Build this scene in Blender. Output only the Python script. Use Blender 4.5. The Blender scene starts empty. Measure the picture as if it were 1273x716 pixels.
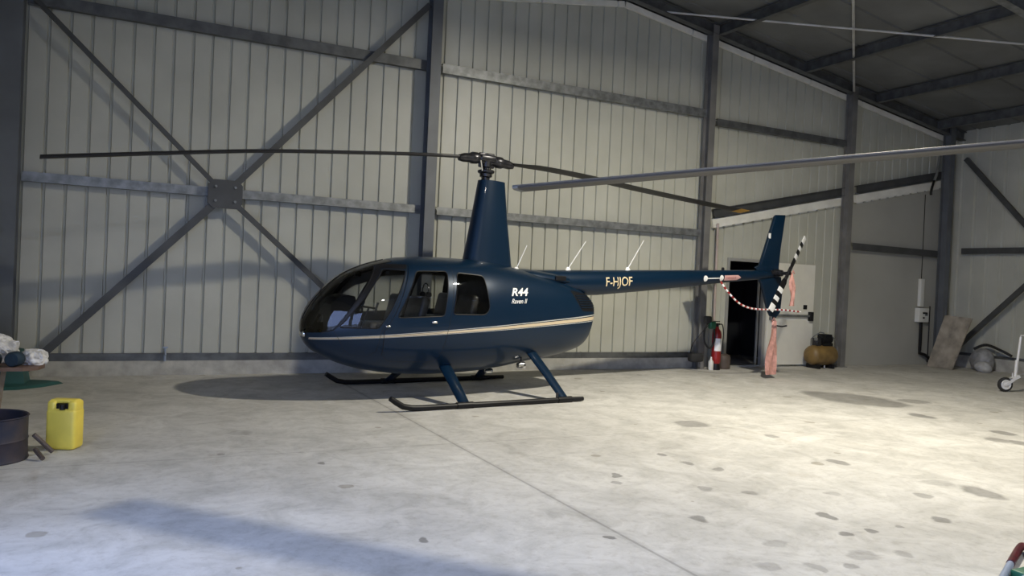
import bpy, bmesh, math, random
import numpy as np
from mathutils import Vector, Matrix
C = bpy.context.scene.collection
rnd = random.Random(7)
PI = math.pi
V = Vector

# ------------------------------------------------------------------ camera
F, H = 980.0, 1.56
sl, off = 0.045, -12.0
up_c = V((sl, -1, off / F)).normalized()
vx_c = V((1954, sl * 1954 + off, F)).normalized()
vy_c = up_c.cross(vx_c)
if vy_c.z < 0: vy_c = -vy_c
vy_c.normalize()
# rows: world axes seen from the camera (x right, y down, z forward)
cam_right = V((vx_c.x, vy_c.x, up_c.x)); cam_down = V((vx_c.y, vy_c.y, up_c.y)); cam_fwd = V((vx_c.z, vy_c.z, up_c.z))
cd = bpy.data.cameras.new('camera'); cam = bpy.data.objects.new('camera', cd); C.objects.link(cam)
m = Matrix.Identity(4)
for i in range(3):
    m[i][0] = cam_right[i]; m[i][1] = -cam_down[i]; m[i][2] = -cam_fwd[i]
m[0][3], m[1][3], m[2][3] = 0, 0, H
cam.matrix_world = m
cd.sensor_width = 36; cd.lens = 36 * F / 1273; cd.clip_end = 200; cd.clip_start = 0.05
bpy.context.scene.camera = cam

# ------------------------------------------------------------------ materials
def nodes(name):
    mt = bpy.data.materials.new(name); mt.use_nodes = True
    nt = mt.node_tree; return mt, nt, nt.nodes['Principled BSDF']
def mat(name, col, rough=0.5, metal=0.0, coat=0.0, var=0.0, scale=4.0, bump=0.0, bscale=40.0, var2=None, spec=0.5):
    mt, nt, b = nodes(name)
    b.inputs['Base Color'].default_value = (*col, 1); b.inputs['Roughness'].default_value = rough
    b.inputs['Metallic'].default_value = metal; b.inputs['Coat Weight'].default_value = coat; b.inputs['Coat Roughness'].default_value = 0.04
    b.inputs['Specular IOR Level'].default_value = spec
    tc = nt.nodes.new('ShaderNodeTexCoord')
    if var > 0:
        n = nt.nodes.new('ShaderNodeTexNoise'); n.inputs['Scale'].default_value = scale; n.inputs['Detail'].default_value = 6
        nt.links.new(tc.outputs['Object'], n.inputs['Vector'])
        r = nt.nodes.new('ShaderNodeValToRGB'); nt.links.new(n.outputs['Fac'], r.inputs[0])
        c2 = var2 or tuple(c * (1 - var) for c in col)
        r.color_ramp.elements[0].position = 0.35; r.color_ramp.elements[1].position = 0.65
        r.color_ramp.elements[0].color = (*c2, 1); r.color_ramp.elements[1].color = (*[min(1, c * (1 + var * .4)) for c in col], 1)
        nt.links.new(r.outputs[0], b.inputs['Base Color'])
    if bump > 0:
        n = nt.nodes.new('ShaderNodeTexNoise'); n.inputs['Scale'].default_value = bscale; n.inputs['Detail'].default_value = 4
        nt.links.new(tc.outputs['Object'], n.inputs['Vector'])
        bp = nt.nodes.new('ShaderNodeBump'); bp.inputs['Strength'].default_value = bump; bp.inputs['Distance'].default_value = 0.01
        nt.links.new(n.outputs['Fac'], bp.inputs['Height']); nt.links.new(bp.outputs[0], b.inputs['Normal'])
    return mt
def glass(name, tint, gloss=0.06):
    mt = bpy.data.materials.new(name); mt.use_nodes = True; nt = mt.node_tree; nt.nodes.clear()
    o = nt.nodes.new('ShaderNodeOutputMaterial'); t = nt.nodes.new('ShaderNodeBsdfTransparent'); t.inputs[0].default_value = (*tint, 1)
    g = nt.nodes.new('ShaderNodeBsdfGlossy'); g.inputs['Roughness'].default_value = 0.02; g.inputs[0].default_value = (1, 1, 1, 1)
    fr = nt.nodes.new('ShaderNodeFresnel'); fr.inputs[0].default_value = 1.45
    mx = nt.nodes.new('ShaderNodeMixShader'); nt.links.new(fr.outputs[0], mx.inputs[0]); nt.links.new(t.outputs[0], mx.inputs[1]); nt.links.new(g.outputs[0], mx.inputs[2])
    nt.links.new(mx.outputs[0], o.inputs[0]); return mt

M = {}
M['cladding'] = mat('wall cladding', (.45, .45, .385), .42, var=.10, scale=1.3, spec=.5)
M['smooth_panel'] = mat('smooth sandwich panel', (.36, .355, .31), .5, var=.08, scale=.9)
M['roof'] = mat('roof lining', (.15, .155, .15), .7, var=.25, scale=1.0)
M['steel'] = mat('dark grey steel', (.062, .064, .064), .5, metal=.1, var=.25, scale=3)
M['blue_steel'] = mat('blue grey steel', (.12, .13, .14), .5, metal=.1, var=.2, scale=2)
M['column'] = mat('grey column paint', (.175, .172, .165), .5, metal=.1, var=.25, scale=3)
M['rod'] = mat('bright rod', (.5, .5, .48), .4, var=.2)
M['galv'] = mat('galvanised steel', (.23, .24, .24), .45, metal=.5, var=.35, scale=9)
M['galv_dark'] = mat('dull galvanised steel', (.13, .135, .135), .5, metal=.5, var=.3, scale=6)
M['flashing'] = mat('pale flashing', (.74, .73, .66), .4, var=.1)
M['curb'] = mat('concrete curb', (.42, .41, .37), .85, var=.25, scale=5, bump=.3)
M['door_white'] = mat('white painted door', (.72, .70, .62), .35, var=.04)
M['frame'] = mat('door frame metal', (.35, .35, .33), .4, metal=.3)
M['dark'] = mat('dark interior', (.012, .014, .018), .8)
M['black'] = mat('black plastic', (.007, .007, .008), .45, var=.2, spec=.3)
M['rubber'] = mat('black rubber', (.02, .02, .02), .8, var=.2, scale=20)
M['leather'] = mat('dark leather', (.075, .068, .058), .42, var=.3, scale=6, bump=.2)
M['edge_steel'] = mat('worn steel leading edge', (.42, .40, .37), .32, metal=.7, var=.2, scale=3)
M['blade'] = mat('dark blade paint', (.018, .018, .019), .45, var=.2, scale=3, spec=.3)
M['blade_grey'] = mat('grey blade paint', (.05, .048, .045), .42, coat=.0, spec=.35, var=.15, scale=2)
M['yellow_tip'] = mat('mustard paint', (.45, .25, .04), .5, var=.2)
M['white'] = mat('white paint', (.80, .80, .78), .35)
M['red'] = mat('red paint', (.30, .015, .015), .35, var=.2)
M['gold'] = mat('pale gold lettering', (.72, .58, .36), .4)
M['chrome'] = mat('bright metal', (.75, .75, .75), .18, metal=1.0)
M['gear'] = mat('dark machined metal', (.05, .05, .055), .3, metal=.7, var=.4, scale=25)
M['glass'] = glass('tinted cabin glass', (.68, .70, .71))
M['pink'] = mat('pink cloth', (.58, .30, .25), .85, var=.25, scale=14, bump=.3)
M['tank'] = mat('tan painted tank', (.20, .125, .04), .5, var=.35, scale=5)
M['yellow'] = mat('yellow plastic', (.78, .62, .09), .45, var=.12, scale=5)
M['drum'] = mat('burnt brown steel', (.045, .035, .04), .6, metal=.3, var=.5, scale=7, var2=(.02, .025, .045))
M['wood'] = mat('old brown board', (.16, .10, .075), .7, var=.35, scale=5, bump=.3)
M['wood_leg'] = mat('pale wooden leg', (.30, .24, .17), .7, var=.3, scale=8)
M['cloth'] = mat('white rag cloth', (.66, .65, .64), .9, var=.35, scale=16, bump=.6, bscale=25)
M['navy_cloth'] = mat('dark blue fabric roll', (.01, .03, .055), .75, var=.3, scale=10)
M['tarp'] = mat('dark green tarpaulin', (.02, .09, .085), .55, var=.3, scale=4)
M['ply'] = mat('weathered plywood', (.33, .29, .235), .75, var=.35, scale=4, var2=(.20, .18, .15), bump=.2)
M['sack'] = mat('grey plastic sack', (.26, .26, .26), .5, var=.3, scale=9, bump=.5, bscale=12)
M['sack_pale'] = mat('pale plastic sack', (.42, .42, .42), .5, var=.2, scale=9, bump=.5, bscale=12)
M['plastic_white'] = mat('white plastic box', (.62, .62, .58), .4)
M['conduit'] = mat('pinkish pipe', (.42, .34, .30), .5, var=.2)
M['brown'] = mat('brown drum', (.10, .075, .06), .6, var=.3)
M['maroon'] = mat('dark red rubber', (.09, .008, .015), .35, var=.5, scale=20)
M['pale_blue'] = mat('pale blue metal', (.32, .38, .50), .4, metal=.2, var=.2)
M['paper'] = mat('white paper', (.78, .80, .85), .6, var=.12, scale=12)
M['green_plastic'] = mat('green plastic', (.01, .10, .05), .5)
M['silver'] = mat('silver paint', (.6, .6, .6), .3)
M['pale_pink'] = mat('pale pink arrow', (.62, .36, .34), .5)
M['strip_lit'] = mat('lamp housing', (.2, .2, .2), .5)

# navy paint with a stripe running along the fuselage (surface pattern)
def navy(name, stripe):
    mt, nt, b = nodes(name)
    base = (.0016, .0145, .036)
    b.inputs['Base Color'].default_value = (*base, 1); b.inputs['Roughness'].default_value = .38; b.inputs['Specular IOR Level'].default_value = .25; b.inputs['Coat Weight'].default_value = .35; b.inputs['Coat IOR'].default_value = 1.4
    b.inputs['Coat Roughness'].default_value = .03; b.inputs['Metallic'].default_value = .15
    N = nt.nodes.new; Lk = nt.links.new
    if not stripe: return mt
    tc = N('ShaderNodeTexCoord'); sp = N('ShaderNodeSeparateXYZ'); Lk(tc.outputs['Object'], sp.inputs[0])
    def ma(op, a, bb=None, c=None):
        n = N('ShaderNodeMath'); n.operation = op
        for i, v in enumerate((a, bb, c)):
            if v is None: continue
            if isinstance(v, (int, float)): n.inputs[i].default_value = v
            else: Lk(v, n.inputs[i])
        return n.outputs[0]
    x, z = sp.outputs[0], sp.outputs[2]
    f = ma('ADD', ma('MULTIPLY', x, .070), .922)
    dz = ma('SUBTRACT', z, f)
    w = ma('ADD', ma('MULTIPLY', x, .0085), .032)      # half width of the stripe group grows toward the tail
    q = ma('DIVIDE', dz, w)                                # -1..1
    def band(lo, hi): return ma('MULTIPLY', ma('GREATER_THAN', q, lo), ma('LESS_THAN', q, hi))
    gold = band(-.62, .42)
    thin = ma('MAXIMUM', band(.72, 1.0), band(-1.0, -.82))
    mid = ma('MULTIPLY', band(-.18, -.02), ma('LESS_THAN', x, -.9))
    gold = ma('MULTIPLY', gold, ma('SUBTRACT', 1.0, mid))
    sx = ma('MULTIPLY', ma('GREATER_THAN', x, -2.40), 1.0)
    m1 = N('ShaderNodeMix'); m1.data_type = 'RGBA'; m1.inputs['A'].default_value = (*base, 1); m1.inputs['B'].default_value = (.66, .54, .36, 1)
    Lk(ma('MULTIPLY', gold, sx), m1.inputs['Factor'])
    m2 = N('ShaderNodeMix'); m2.data_type = 'RGBA'; Lk(m1.outputs['Result'], m2.inputs['A']); m2.inputs['B'].default_value = (.60, .60, .55, 1)
    Lk(ma('MULTIPLY', thin, sx), m2.inputs['Factor']); 
    ge = N('ShaderNodeNewGeometry'); m3 = N('ShaderNodeMix'); m3.data_type = 'RGBA'; Lk(ge.outputs['Backfacing'], m3.inputs['Factor'])
    Lk(m2.outputs['Result'], m3.inputs['A']); m3.inputs['B'].default_value = (.014, .013, .012, 1); Lk(m3.outputs['Result'], b.inputs['Base Color'])
    Lk(ma('MULTIPLY', ma('SUBTRACT', 1.0, ge.outputs['Backfacing']), .35), b.inputs['Coat Weight'])
    return mt
M['navy'] = navy('navy paint with gold stripe', True)
M['navy_plain'] = navy('navy paint', False)

# ------------------------------------------------------------------ mesh helpers
class MB:
    def __init__(s): s.v = []; s.f = []; s.mi = []; s.cur = 0
    def add(s, vs, fs, T=None, mi=None):
        o = len(s.v)
        s.v += [tuple(T @ V(p)) if T else tuple(p) for p in vs]
        s.f += [[i + o for i in f] for f in fs]; s.mi += [s.cur if mi is None else mi] * len(fs)
        return s
    def box(s, lo, hi, T=None, bev=0.0):
        if bev > 0:
            bm = bmesh.new(); bmesh.ops.create_cube(bm, size=1)
            for v in bm.verts: v.co = V([lo[i] + (v.co[i] + .5) * (hi[i] - lo[i]) for i in range(3)])
            bmesh.ops.bevel(bm, geom=bm.edges[:], offset=bev, segments=3, profile=.5, affect='EDGES')
            bm.verts.index_update(); s.add([v.co.copy() for v in bm.verts], [[v.index for v in f.verts] for f in bm.faces], T); bm.free(); return s
        a, b = lo, hi
        vs = [(a[0], a[1], a[2]), (b[0], a[1], a[2]), (b[0], b[1], a[2]), (a[0], b[1], a[2]), (a[0], a[1], b[2]), (b[0], a[1], b[2]), (b[0], b[1], b[2]), (a[0], b[1], b[2])]
        return s.add(vs, [[0, 3, 2, 1], [4, 5, 6, 7], [0, 1, 5, 4], [1, 2, 6, 5], [2, 3, 7, 6], [3, 0, 4, 7]], T)
    def loft(s, rings, caps=True, closed=True):
        n = len(rings[0]); vs = [p for r in rings for p in r]; fs = []
        for i in range(len(rings) - 1):
            for j in range(n if closed else n - 1):
                k = (j + 1) % n
                fs.append([i * n + j, i * n + k, (i + 1) * n + k, (i + 1) * n + j])
        if caps: fs += [list(range(n))[::-1], [(len(rings) - 1) * n + j for j in range(n)]]
        return s.add(vs, fs)
    def tube(s, pts, r, seg=10, caps=True, flat=1.0, upv=None):
        pts = [V(p) for p in pts]; rr = r if isinstance(r, (list, tuple)) else [r] * len(pts)
        rings = []; u = None
        for i, p in enumerate(pts):
            t = (pts[min(i + 1, len(pts) - 1)] - pts[max(i - 1, 0)]).normalized()
            if u is None:
                a = V(upv) if upv else (V((0, 0, 1)) if abs(t.z) < .9 else V((1, 0, 0)))
                u = (a - t * a.dot(t)).normalized()
            else: u = (u - t * u.dot(t)).normalized()
            w = t.cross(u)
            rings.append([p + (u * math.cos(q) * flat + w * math.sin(q)) * rr[i] for q in [2 * PI * k / seg for k in range(seg)]])
        return s.loft(rings, caps)
    def lathe(s, prof, c=(0, 0, 0), axis='z', seg=24):
        rings = []
        for r, h in prof:
            ring = []
            for k in range(seg):
                a = 2 * PI * k / seg; x, y = r * math.cos(a), r * math.sin(a)
                p = {'z': (x, y, h), 'x': (h, x, y), 'y': (y, h, x)}[axis]
                ring.append(V(p) + V(c))
            rings.append(ring)
        return s.loft(rings, True)
    def beam(s, a, b, w, h, upv=(0, 0, 1)):   # rectangular bar from a to b: w across, h along upv
        a, b = V(a), V(b); t = (b - a).normalized(); u = V(upv); u = (u - t * u.dot(t)).normalized(); x = t.cross(u)
        ring = lambda p: [p + x * (w / 2 * i) + u * (h / 2 * j) for i, j in ((-1, -1), (1, -1), (1, 1), (-1, 1))]
        return s.loft([ring(a), ring(b)])
    def hbeam(s, a, b, w, h, upv, tf=.014, tw=.010):  # I section, web along upv
        a, b = V(a), V(b); t = (b - a).normalized(); u = V(upv); u = (u - t * u.dot(t)).normalized(); x = t.cross(u)
        P = [(-w / 2, -h / 2), (w / 2, -h / 2), (w / 2, -h / 2 + tf), (tw / 2, -h / 2 + tf), (tw / 2, h / 2 - tf), (w / 2, h / 2 - tf), (w / 2, h / 2), (-w / 2, h / 2), (-w / 2, h / 2 - tf), (-tw / 2, h / 2 - tf), (-tw / 2, -h / 2 + tf), (-w / 2, -h / 2 + tf)]
        return s.loft([[p + x * i + u * j for i, j in P] for p in (a, b)])
    def mesh(s, name, mats, smooth=False):
        me = bpy.data.meshes.new(name); me.from_pydata(s.v, [], s.f)
        for m_ in (mats if isinstance(mats, (list, tuple)) else [mats]): me.materials.append(M[m_] if isinstance(m_, str) else m_)
        me.polygons.foreach_set('material_index', s.mi); me.validate(); me.update()
        bm = bmesh.new(); bm.from_mesh(me); bmesh.ops.recalc_face_normals(bm, faces=bm.faces); bm.to_mesh(me); bm.free()
        if smooth:
            me.polygons.foreach_set('use_smooth', [True] * len(me.polygons)); me.set_sharp_from_angle(angle=math.radians(40))
        return me
    def build(s, name, mats, parent=None, smooth=False, loc=None):
        o = bpy.data.objects.new(name, s.mesh(name, mats, smooth)); C.objects.link(o)
        if parent: o.parent = parent
        if loc is not None: o.location = loc
        return o
def tag(o, label, cat, group=None, kind=None):
    o['label'] = label
    if cat: o['category'] = cat
    if group: o['group'] = group
    if kind: o['kind'] = kind
    return o
def empty(name, loc, label, cat, rz=0, group=None):
    o = bpy.data.objects.new(name, None); C.objects.link(o); o.location = loc; o.rotation_euler = (0, 0, rz); o.empty_display_size = .1
    return tag(o, label, cat, group)
def struct(o, label=None):
    o['kind'] = 'structure'
    if label: o['label'] = label
    return o
def recenter(o, base):
    base = V(base)
    for v in o.data.vertices: v.co -= base
    o.location = base; return o
def text_mesh(txt, size, shear=0.0, offset=0.0, spacing=1.0, sx=1.0):
    cu = bpy.data.curves.new('t', 'FONT'); cu.body = txt; cu.size = size; cu.shear = shear; cu.offset = offset; cu.space_character = spacing
    ob = bpy.data.objects.new('t', cu); C.objects.link(ob); dg = bpy.context.evaluated_depsgraph_get(); dg.update()
    me = bpy.data.meshes.new_from_object(ob.evaluated_get(dg)); C.objects.unlink(ob); bpy.data.objects.remove(ob)
    for v in me.vertices: v.co.x *= sx
    return me

# ------------------------------------------------------------------ the hangar
D = 12.0
ZR = lambda x: 6.58 - .15 * abs(x - 8.0)      # top of the gable cladding (white verge trim)
ZC = lambda x: 6.86 - .15 * abs(x - 8.0)      # underside of the roof
XL, XRW = -1.45, 17.45
Y0 = -2.5
ZB = lambda x: 2.98 + .208 * (x - 10.2)       # sloping beam over the inner doorway wall

# floor
mt, nt, b = nodes('worn pale concrete'); N = nt.nodes.new; Lk = nt.links.new
tc = N('ShaderNodeTexCoord')
def noise(scale, detail=6, rough=.55, stretch=None, warp=0):
    n = N('ShaderNodeTexNoise'); n.inputs['Scale'].default_value = scale; n.inputs['Detail'].default_value = detail; n.inputs['Roughness'].default_value = rough
    n.inputs['Distortion'].default_value = warp
    if stretch:
        mp = N('ShaderNodeMapping'); mp.inputs['Scale'].default_value = stretch; Lk(tc.outputs['Object'], mp.inputs[0]); Lk(mp.outputs[0], n.inputs['Vector'])
    else: Lk(tc.outputs['Object'], n.inputs['Vector'])
    return n.outputs['Fac']
def ramp(v, a, bb, ca, cb):
    r = N('ShaderNodeValToRGB'); Lk(v, r.inputs[0]); e = r.color_ramp.elements; e[0].position = a; e[1].position = bb; e[0].color = (*ca, 1); e[1].color = (*cb, 1); return r.outputs[0]
def mathn(op, a, bb):
    n = N('ShaderNodeMath'); n.operation = op
    for i, v in enumerate((a, bb)):
        if isinstance(v, (int, float)): n.inputs[i].default_value = v
        else: Lk(v, n.inputs[i])
    return n.outputs[0]
def mulc(a, c):
    n = N('ShaderNodeMix'); n.data_type = 'RGBA'; n.blend_type = 'MULTIPLY'; n.inputs['Factor'].default_value = 1; Lk(a, n.inputs['A']); Lk(c, n.inputs['B']); return n.outputs['Result']
col = ramp(noise(.55, 8, .6, warp=.6), .3, .7, (.46, .45, .42), (.60, .59, .555))
col = mulc(col, ramp(noise(2.6, 10, .68, warp=.8), .36, .60, (.76, .76, .75), (1, 1, 1)))
col = mulc(col, ramp(noise(14, 6, .7), .36, .5, (.88, .87, .86), (1, 1, 1)))
col = mulc(col, ramp(noise(1.4, 8, .7, (1, .35, 1), 1.2), .60, .74, (1, 1, 1), (.86, .83, .79)))
vor = N('ShaderNodeTexVoronoi'); vor.inputs['Scale'].default_value = 2.2; Lk(tc.outputs['Object'], vor.inputs['Vector'])
vd = mathn('ADD', mathn('ADD', vor.outputs['Distance'], mathn('MULTIPLY', noise(9, 4), .12)), mathn('MULTIPLY', mathn('SUBTRACT', noise(1.1, 3), .44), 1.1))
col = mulc(col, ramp(vd, .115, .135, (.68, .66, .62), (1, 1, 1)))
# individual oil and water spots: (x, y, half length, half width, rotation deg, darkness)
spots = [(4.58, 4.7, 0, 0, 0)]
def floorpt(px, py):
    d = cam_right * (px - 636.5) + cam_down * (py - 358) + cam_fwd * F
    t = -H / d.z; return (d.x * t, d.y * t)
SP = [(1030, 492, 22, 4.5, .5), (1062, 496, 38, 6, .5), (1095, 501, 26, 4, .5), (860, 527, 20, 3.5, .55), (958, 542, 8, 2, .6), (1040, 574, 10, 3, .5), (1220, 612, 17, 6, .5), (1146, 517, 9, 2.5, .45), (1136, 499, 15, 2, .6),
      (872, 646, 11, 4.5, .5), (1030, 642, 9, 4, .42), (1168, 645, 10, 3, .5), (1048, 663, 7, 3, .45), (1085, 661, 6, 2.5, .45), (965, 676, 14, 4, .75), (955, 704, 14, 5, .7), (1075, 691, 20, 5, .72),
      (857, 576, 7, 2, .55), (821, 565, 6, 1.6, .5), (764, 591, 6, 2.2, .5), (766, 600, 5, 2, .6), (879, 608, 8, 2.6, .65), (894, 583, 7, 2, .6), (932, 613, 9, 2, .65), (1246, 538, 9, 2.2, .5), (1239, 547, 11, 2.4, .55),
      (1270, 551, 11, 3, .5), (1166, 600, 18, 3, .75), (1035, 614, 8, 2.4, .7), (1146, 616, 9, 2.4, .62), (1055, 703, 9, 4, .62), (528, 672, 7, 3, .45), (274, 565, 4, 1.6, .6), (399, 576, 4, 1.6, .5), (1012, 705, 9, 4, .7), (1120, 655, 5, 2, .6), (756, 667, 5, 2, .4), (690, 640, 12, 4, .85), (300, 538, 14, 3, .8), (1125, 690, 10, 4, .7)]
wn = N('ShaderNodeTexNoise'); wn.inputs['Scale'].default_value = 5.5; wn.inputs['Detail'].default_value = 4; Lk(tc.outputs['Object'], wn.inputs['Vector'])
wv = N('ShaderNodeVectorMath'); wv.operation = 'MULTIPLY_ADD'; Lk(wn.outputs['Color'], wv.inputs[0]); wv.inputs[1].default_value = (.16, .16, 0); wv.inputs[2].default_value = (-.08, -.08, 0)
wp = N('ShaderNodeVectorMath'); wp.operation = 'ADD'; Lk(tc.outputs['Object'], wp.inputs[0]); Lk(wv.outputs[0], wp.inputs[1])
mask = None
for px, py, hw_, hh_, dk in SP:
    a = V(floorpt(px - hw_, py)).to_3d(); bb = V(floorpt(px + hw_, py)).to_3d(); c0_ = V(floorpt(px, py)); e = V(floorpt(px, py - hh_)); g = V(floorpt(px, py + hh_))
    L1 = (bb - a).length / 2; L2 = (g - e).length / 2; ang = math.atan2(bb.y - a.y, bb.x - a.x)
    mp = N('ShaderNodeMapping'); mp.vector_type = 'TEXTURE'; mp.inputs['Location'].default_value = (c0_.x, c0_.y, 0); mp.inputs['Rotation'].default_value = (0, 0, ang)
    mp.inputs['Scale'].default_value = (max(L1, .03) * 1.1, max(L2, .03) * 1.1, 1); Lk(wp.outputs[0], mp.inputs[0])
    ln = N('ShaderNodeVectorMath'); ln.operation = 'LENGTH'; Lk(mp.outputs[0], ln.inputs[0])
    mr = N('ShaderNodeMapRange'); mr.inputs[1].default_value = .80; mr.inputs[2].default_value = 1.1; mr.inputs[3].default_value = dk + .02; mr.inputs[4].default_value = 1.0; Lk(ln.outputs['Value'], mr.inputs[0])
    mask = mr.outputs[0] if mask is None else mathn('MINIMUM', mask, mr.outputs[0])
def greyc(v):
    n = N('ShaderNodeCombineColor'); [Lk(v, n.inputs[i]) for i in range(3)]; return n.outputs[0]
col = mulc(col, greyc(mask))
# saw-cut joints
sp_ = N('ShaderNodeSeparateXYZ'); Lk(wp.outputs[0], sp_.inputs[0]); sq = N('ShaderNodeSeparateXYZ'); Lk(tc.outputs['Object'], sq.inputs[0])
def joint(v, at, w, dk):
    d_ = mathn('ABSOLUTE', mathn('SUBTRACT', v, at), 0)
    mr = N('ShaderNodeMapRange'); mr.inputs[1].default_value = w * .5; mr.inputs[2].default_value = w; mr.inputs[3].default_value = dk; mr.inputs[4].default_value = 1; Lk(d_, mr.inputs[0]); return mr.outputs[0]
jj = mathn('MINIMUM', joint(sq.outputs[0], 2.85, .016, .62), joint(sq.outputs[1], 6.76, .012, .8))
jj = mathn('MINIMUM', jj, joint(sp_.outputs[0], 2.85, .05, .9))
col = mulc(col, greyc(jj))
Lk(col, b.inputs['Base Color'])
b.inputs['Roughness'].default_value = .75; b.inputs['Specular IOR Level'].default_value = .3
bp = N('ShaderNodeBump'); bp.inputs['Strength'].default_value = .25; bp.inputs['Distance'].default_value = .01; Lk(noise(30, 8, .7), bp.inputs['Height']); Lk(bp.outputs[0], b.inputs['Normal'])
M['floor'] = mt
struct(MB().box((XL - 6, Y0 - 6, -.2), (XRW + .3, D + 3, 0)).build('floor', 'floor'))

# wall builder: vertical ribbed sheeting; profile along u, depth along outward normal
def ribbed(us, zlo, zhi, to_world, groove=True, pitch=.25, phase=.0, depth=.03, gw=.044, gb=.026):
    """returns MB with the sheeting between us[0] and us[1]"""
    mb = MB(); u0, u1 = us; pts = [(u0, 0)]
    if groove:
        k = math.ceil((u0 - phase) / pitch)
        while phase + k * pitch < u1 - gw:
            g = phase + k * pitch
            if g - gw / 2 > u0: pts += [(g - gw / 2, 0), (g - gb / 2, depth), (g + gb / 2, depth), (g + gw / 2, 0)]
            k += 1
    pts.append((u1, 0))
    for (a, da), (c, dc) in zip(pts, pts[1:]):
        if c - a < 1e-6: continue
        n = 1
        vs = [to_world(a, da, zlo(a)), to_world(c, dc, zlo(c)), to_world(c, dc, zhi(c)), to_world(a, da, zhi(a))]
        mb.add(vs, [[0, 1, 2, 3]])
    return mb
back = lambda u, d_, z: (u, D + d_, z)
ph = .098
DX0, DX1, DZ = 10.78, 11.70, 2.10
wall = MB()
def join(mb, src):
    o = len(mb.v); mb.v += src.v; mb.f += [[i + o for i in f] for f in src.f]; mb.mi += [mb.cur] * len(src.f)
join(wall, ribbed((XL, 8.0), lambda u: .2, ZR, back, phase=ph)); join(wall, ribbed((8.0, 10.2), lambda u: .2, ZR, back, phase=ph))
join(wall, ribbed((10.2, XRW), ZB, ZR, back, phase=ph))
join(wall, ribbed((10.2, DX0), lambda u: 0, ZB, back, phase=ph, depth=.03))
join(wall, ribbed((DX0, DX1), lambda u: DZ, ZB, back, phase=ph))
join(wall, ribbed((DX1, 13.9), lambda u: 0, ZB, back, phase=ph, depth=.02))
wall.cur = 1
join(wall, ribbed((13.9, XRW), lambda u: 0, ZB, back, groove=False))
wo = wall.build('wall_back', ['cladding', 'smooth_panel']); struct(wo)
# outer skin so the building is closed behind the sheeting
sk = MB(); sk.loft([[(x, y, 0), (x, y, ZC(x) + .1)] for x in (XL - .1, 8, XRW + .1) for y in (D + .12,)], caps=False, closed=False)
# small dark store room beyond the doorway
rm = MB(); rm.box((DX0 - .6, D + .05, -.01), (DX1 + 1.2, D + .06, 3)) if False else None
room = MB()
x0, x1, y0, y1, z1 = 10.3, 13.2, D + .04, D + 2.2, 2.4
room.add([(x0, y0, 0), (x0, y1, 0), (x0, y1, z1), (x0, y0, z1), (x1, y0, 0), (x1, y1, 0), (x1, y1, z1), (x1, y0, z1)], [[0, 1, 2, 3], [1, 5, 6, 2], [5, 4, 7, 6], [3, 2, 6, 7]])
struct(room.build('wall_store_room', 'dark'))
right = lambda u, d_, z: (XRW + d_, u, z)
struct(ribbed((Y0, D), lambda u: .28, lambda u: ZC(XRW) + .02, right, pitch=.333, phase=.1, depth=.035, gw=.10, gb=.05).build('wall_right', 'cladding'))
left = lambda u, d_, z: (XL - .15 - d_, u, z)
LW0 = 4.7
wl = ribbed((LW0, D), lambda u: 0, lambda u: ZC(XL) - .02, left, pitch=.25); join(wl, ribbed((Y0, LW0), lambda u: 3.6, lambda u: ZC(XL) - .02, left, pitch=.25))
struct(wl.build('wall_left', 'cladding'))
fr_ = lambda u, d_, z: (u, Y0 - d_, z)
wf = ribbed((10.0, XRW), lambda u: 0, lambda u: ZC(u) - .03, fr_, pitch=.25)
join(wf, ribbed((.55, 8.0), lambda u: 0, lambda u: ZC(u) - .03, fr_, pitch=.25)); join(wf, ribbed((-.75, .55), lambda u: 2.8, lambda u: ZC(u) - .03, fr_, pitch=.25)); join(wf, ribbed((8.0, 10.0), lambda u: 0, lambda u: ZC(u) - .03, fr_, pitch=.25))
join(wf, ribbed((XL, -.75), lambda u: 0, lambda u: ZC(u) - .03, fr_, pitch=.25))
struct(wf.build('wall_front', 'cladding'))
# roof: two ribbed slopes
roof = MB()
ys = []
y = Y0
while y < D + .15:
    ys += [(y, 0), (y + .94, 0), (y + .955, .03), (y + .985, .03)]; y += 1.0
for (ya, da), (yb, db) in zip(ys, ys[1:]):
    for xa, xb in ((XL - .3, 8.0), (8.0, XRW + .2)):
        roof.add([(xa, ya, ZC(xa) + da), (xb, ya, ZC(xb) + da), (xb, yb, ZC(xb) + db), (xa, yb, ZC(xa) + db)], [[0, 1, 2, 3]])
for xa, xb in ((XL - .3, 8.0), (8.0, XRW + .2)):
    roof.add([(xa, Y0, ZC(xa) + .1), (xb, Y0, ZC(xb) + .1), (xb, D + .2, ZC(xb) + .1), (xa, D + .2, ZC(xa) + .1)], [[0, 1, 2, 3]])
struct(roof.build('ceiling', 'roof'))
# gap between sheeting top and roof
gp = MB()
for xa, xb in ((XL - .2, 8.0), (8.0, XRW + .2)):
    gp.add([(xa, D + .06, 0), (xb, D + .06, 0), (xb, D + .06, ZC(xb) + .05), (xa, D + .06, ZC(xa) + .05)], [[0, 1, 2, 3]])
# closing sheet as strips that leave the doorway free
gs = MB()
def strip(xa, xb, za): gs.add([(xa, D + .035, za), (xb, D + .035, za), (xb, D + .035, ZC(xb) + .05), (xa, D + .035, ZC(xa) + .05)], [[0, 1, 2, 3]])
strip(XL - .2, 8.0, 0); strip(8.0, DX0 - .02, 0); strip(DX0 - .02, DX1 + .02, DZ); strip(DX1 + .02, XRW + .2, 0)
struct(gs.build('trim_8', 'steel'), 'closing sheet behind the wall cladding')

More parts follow.
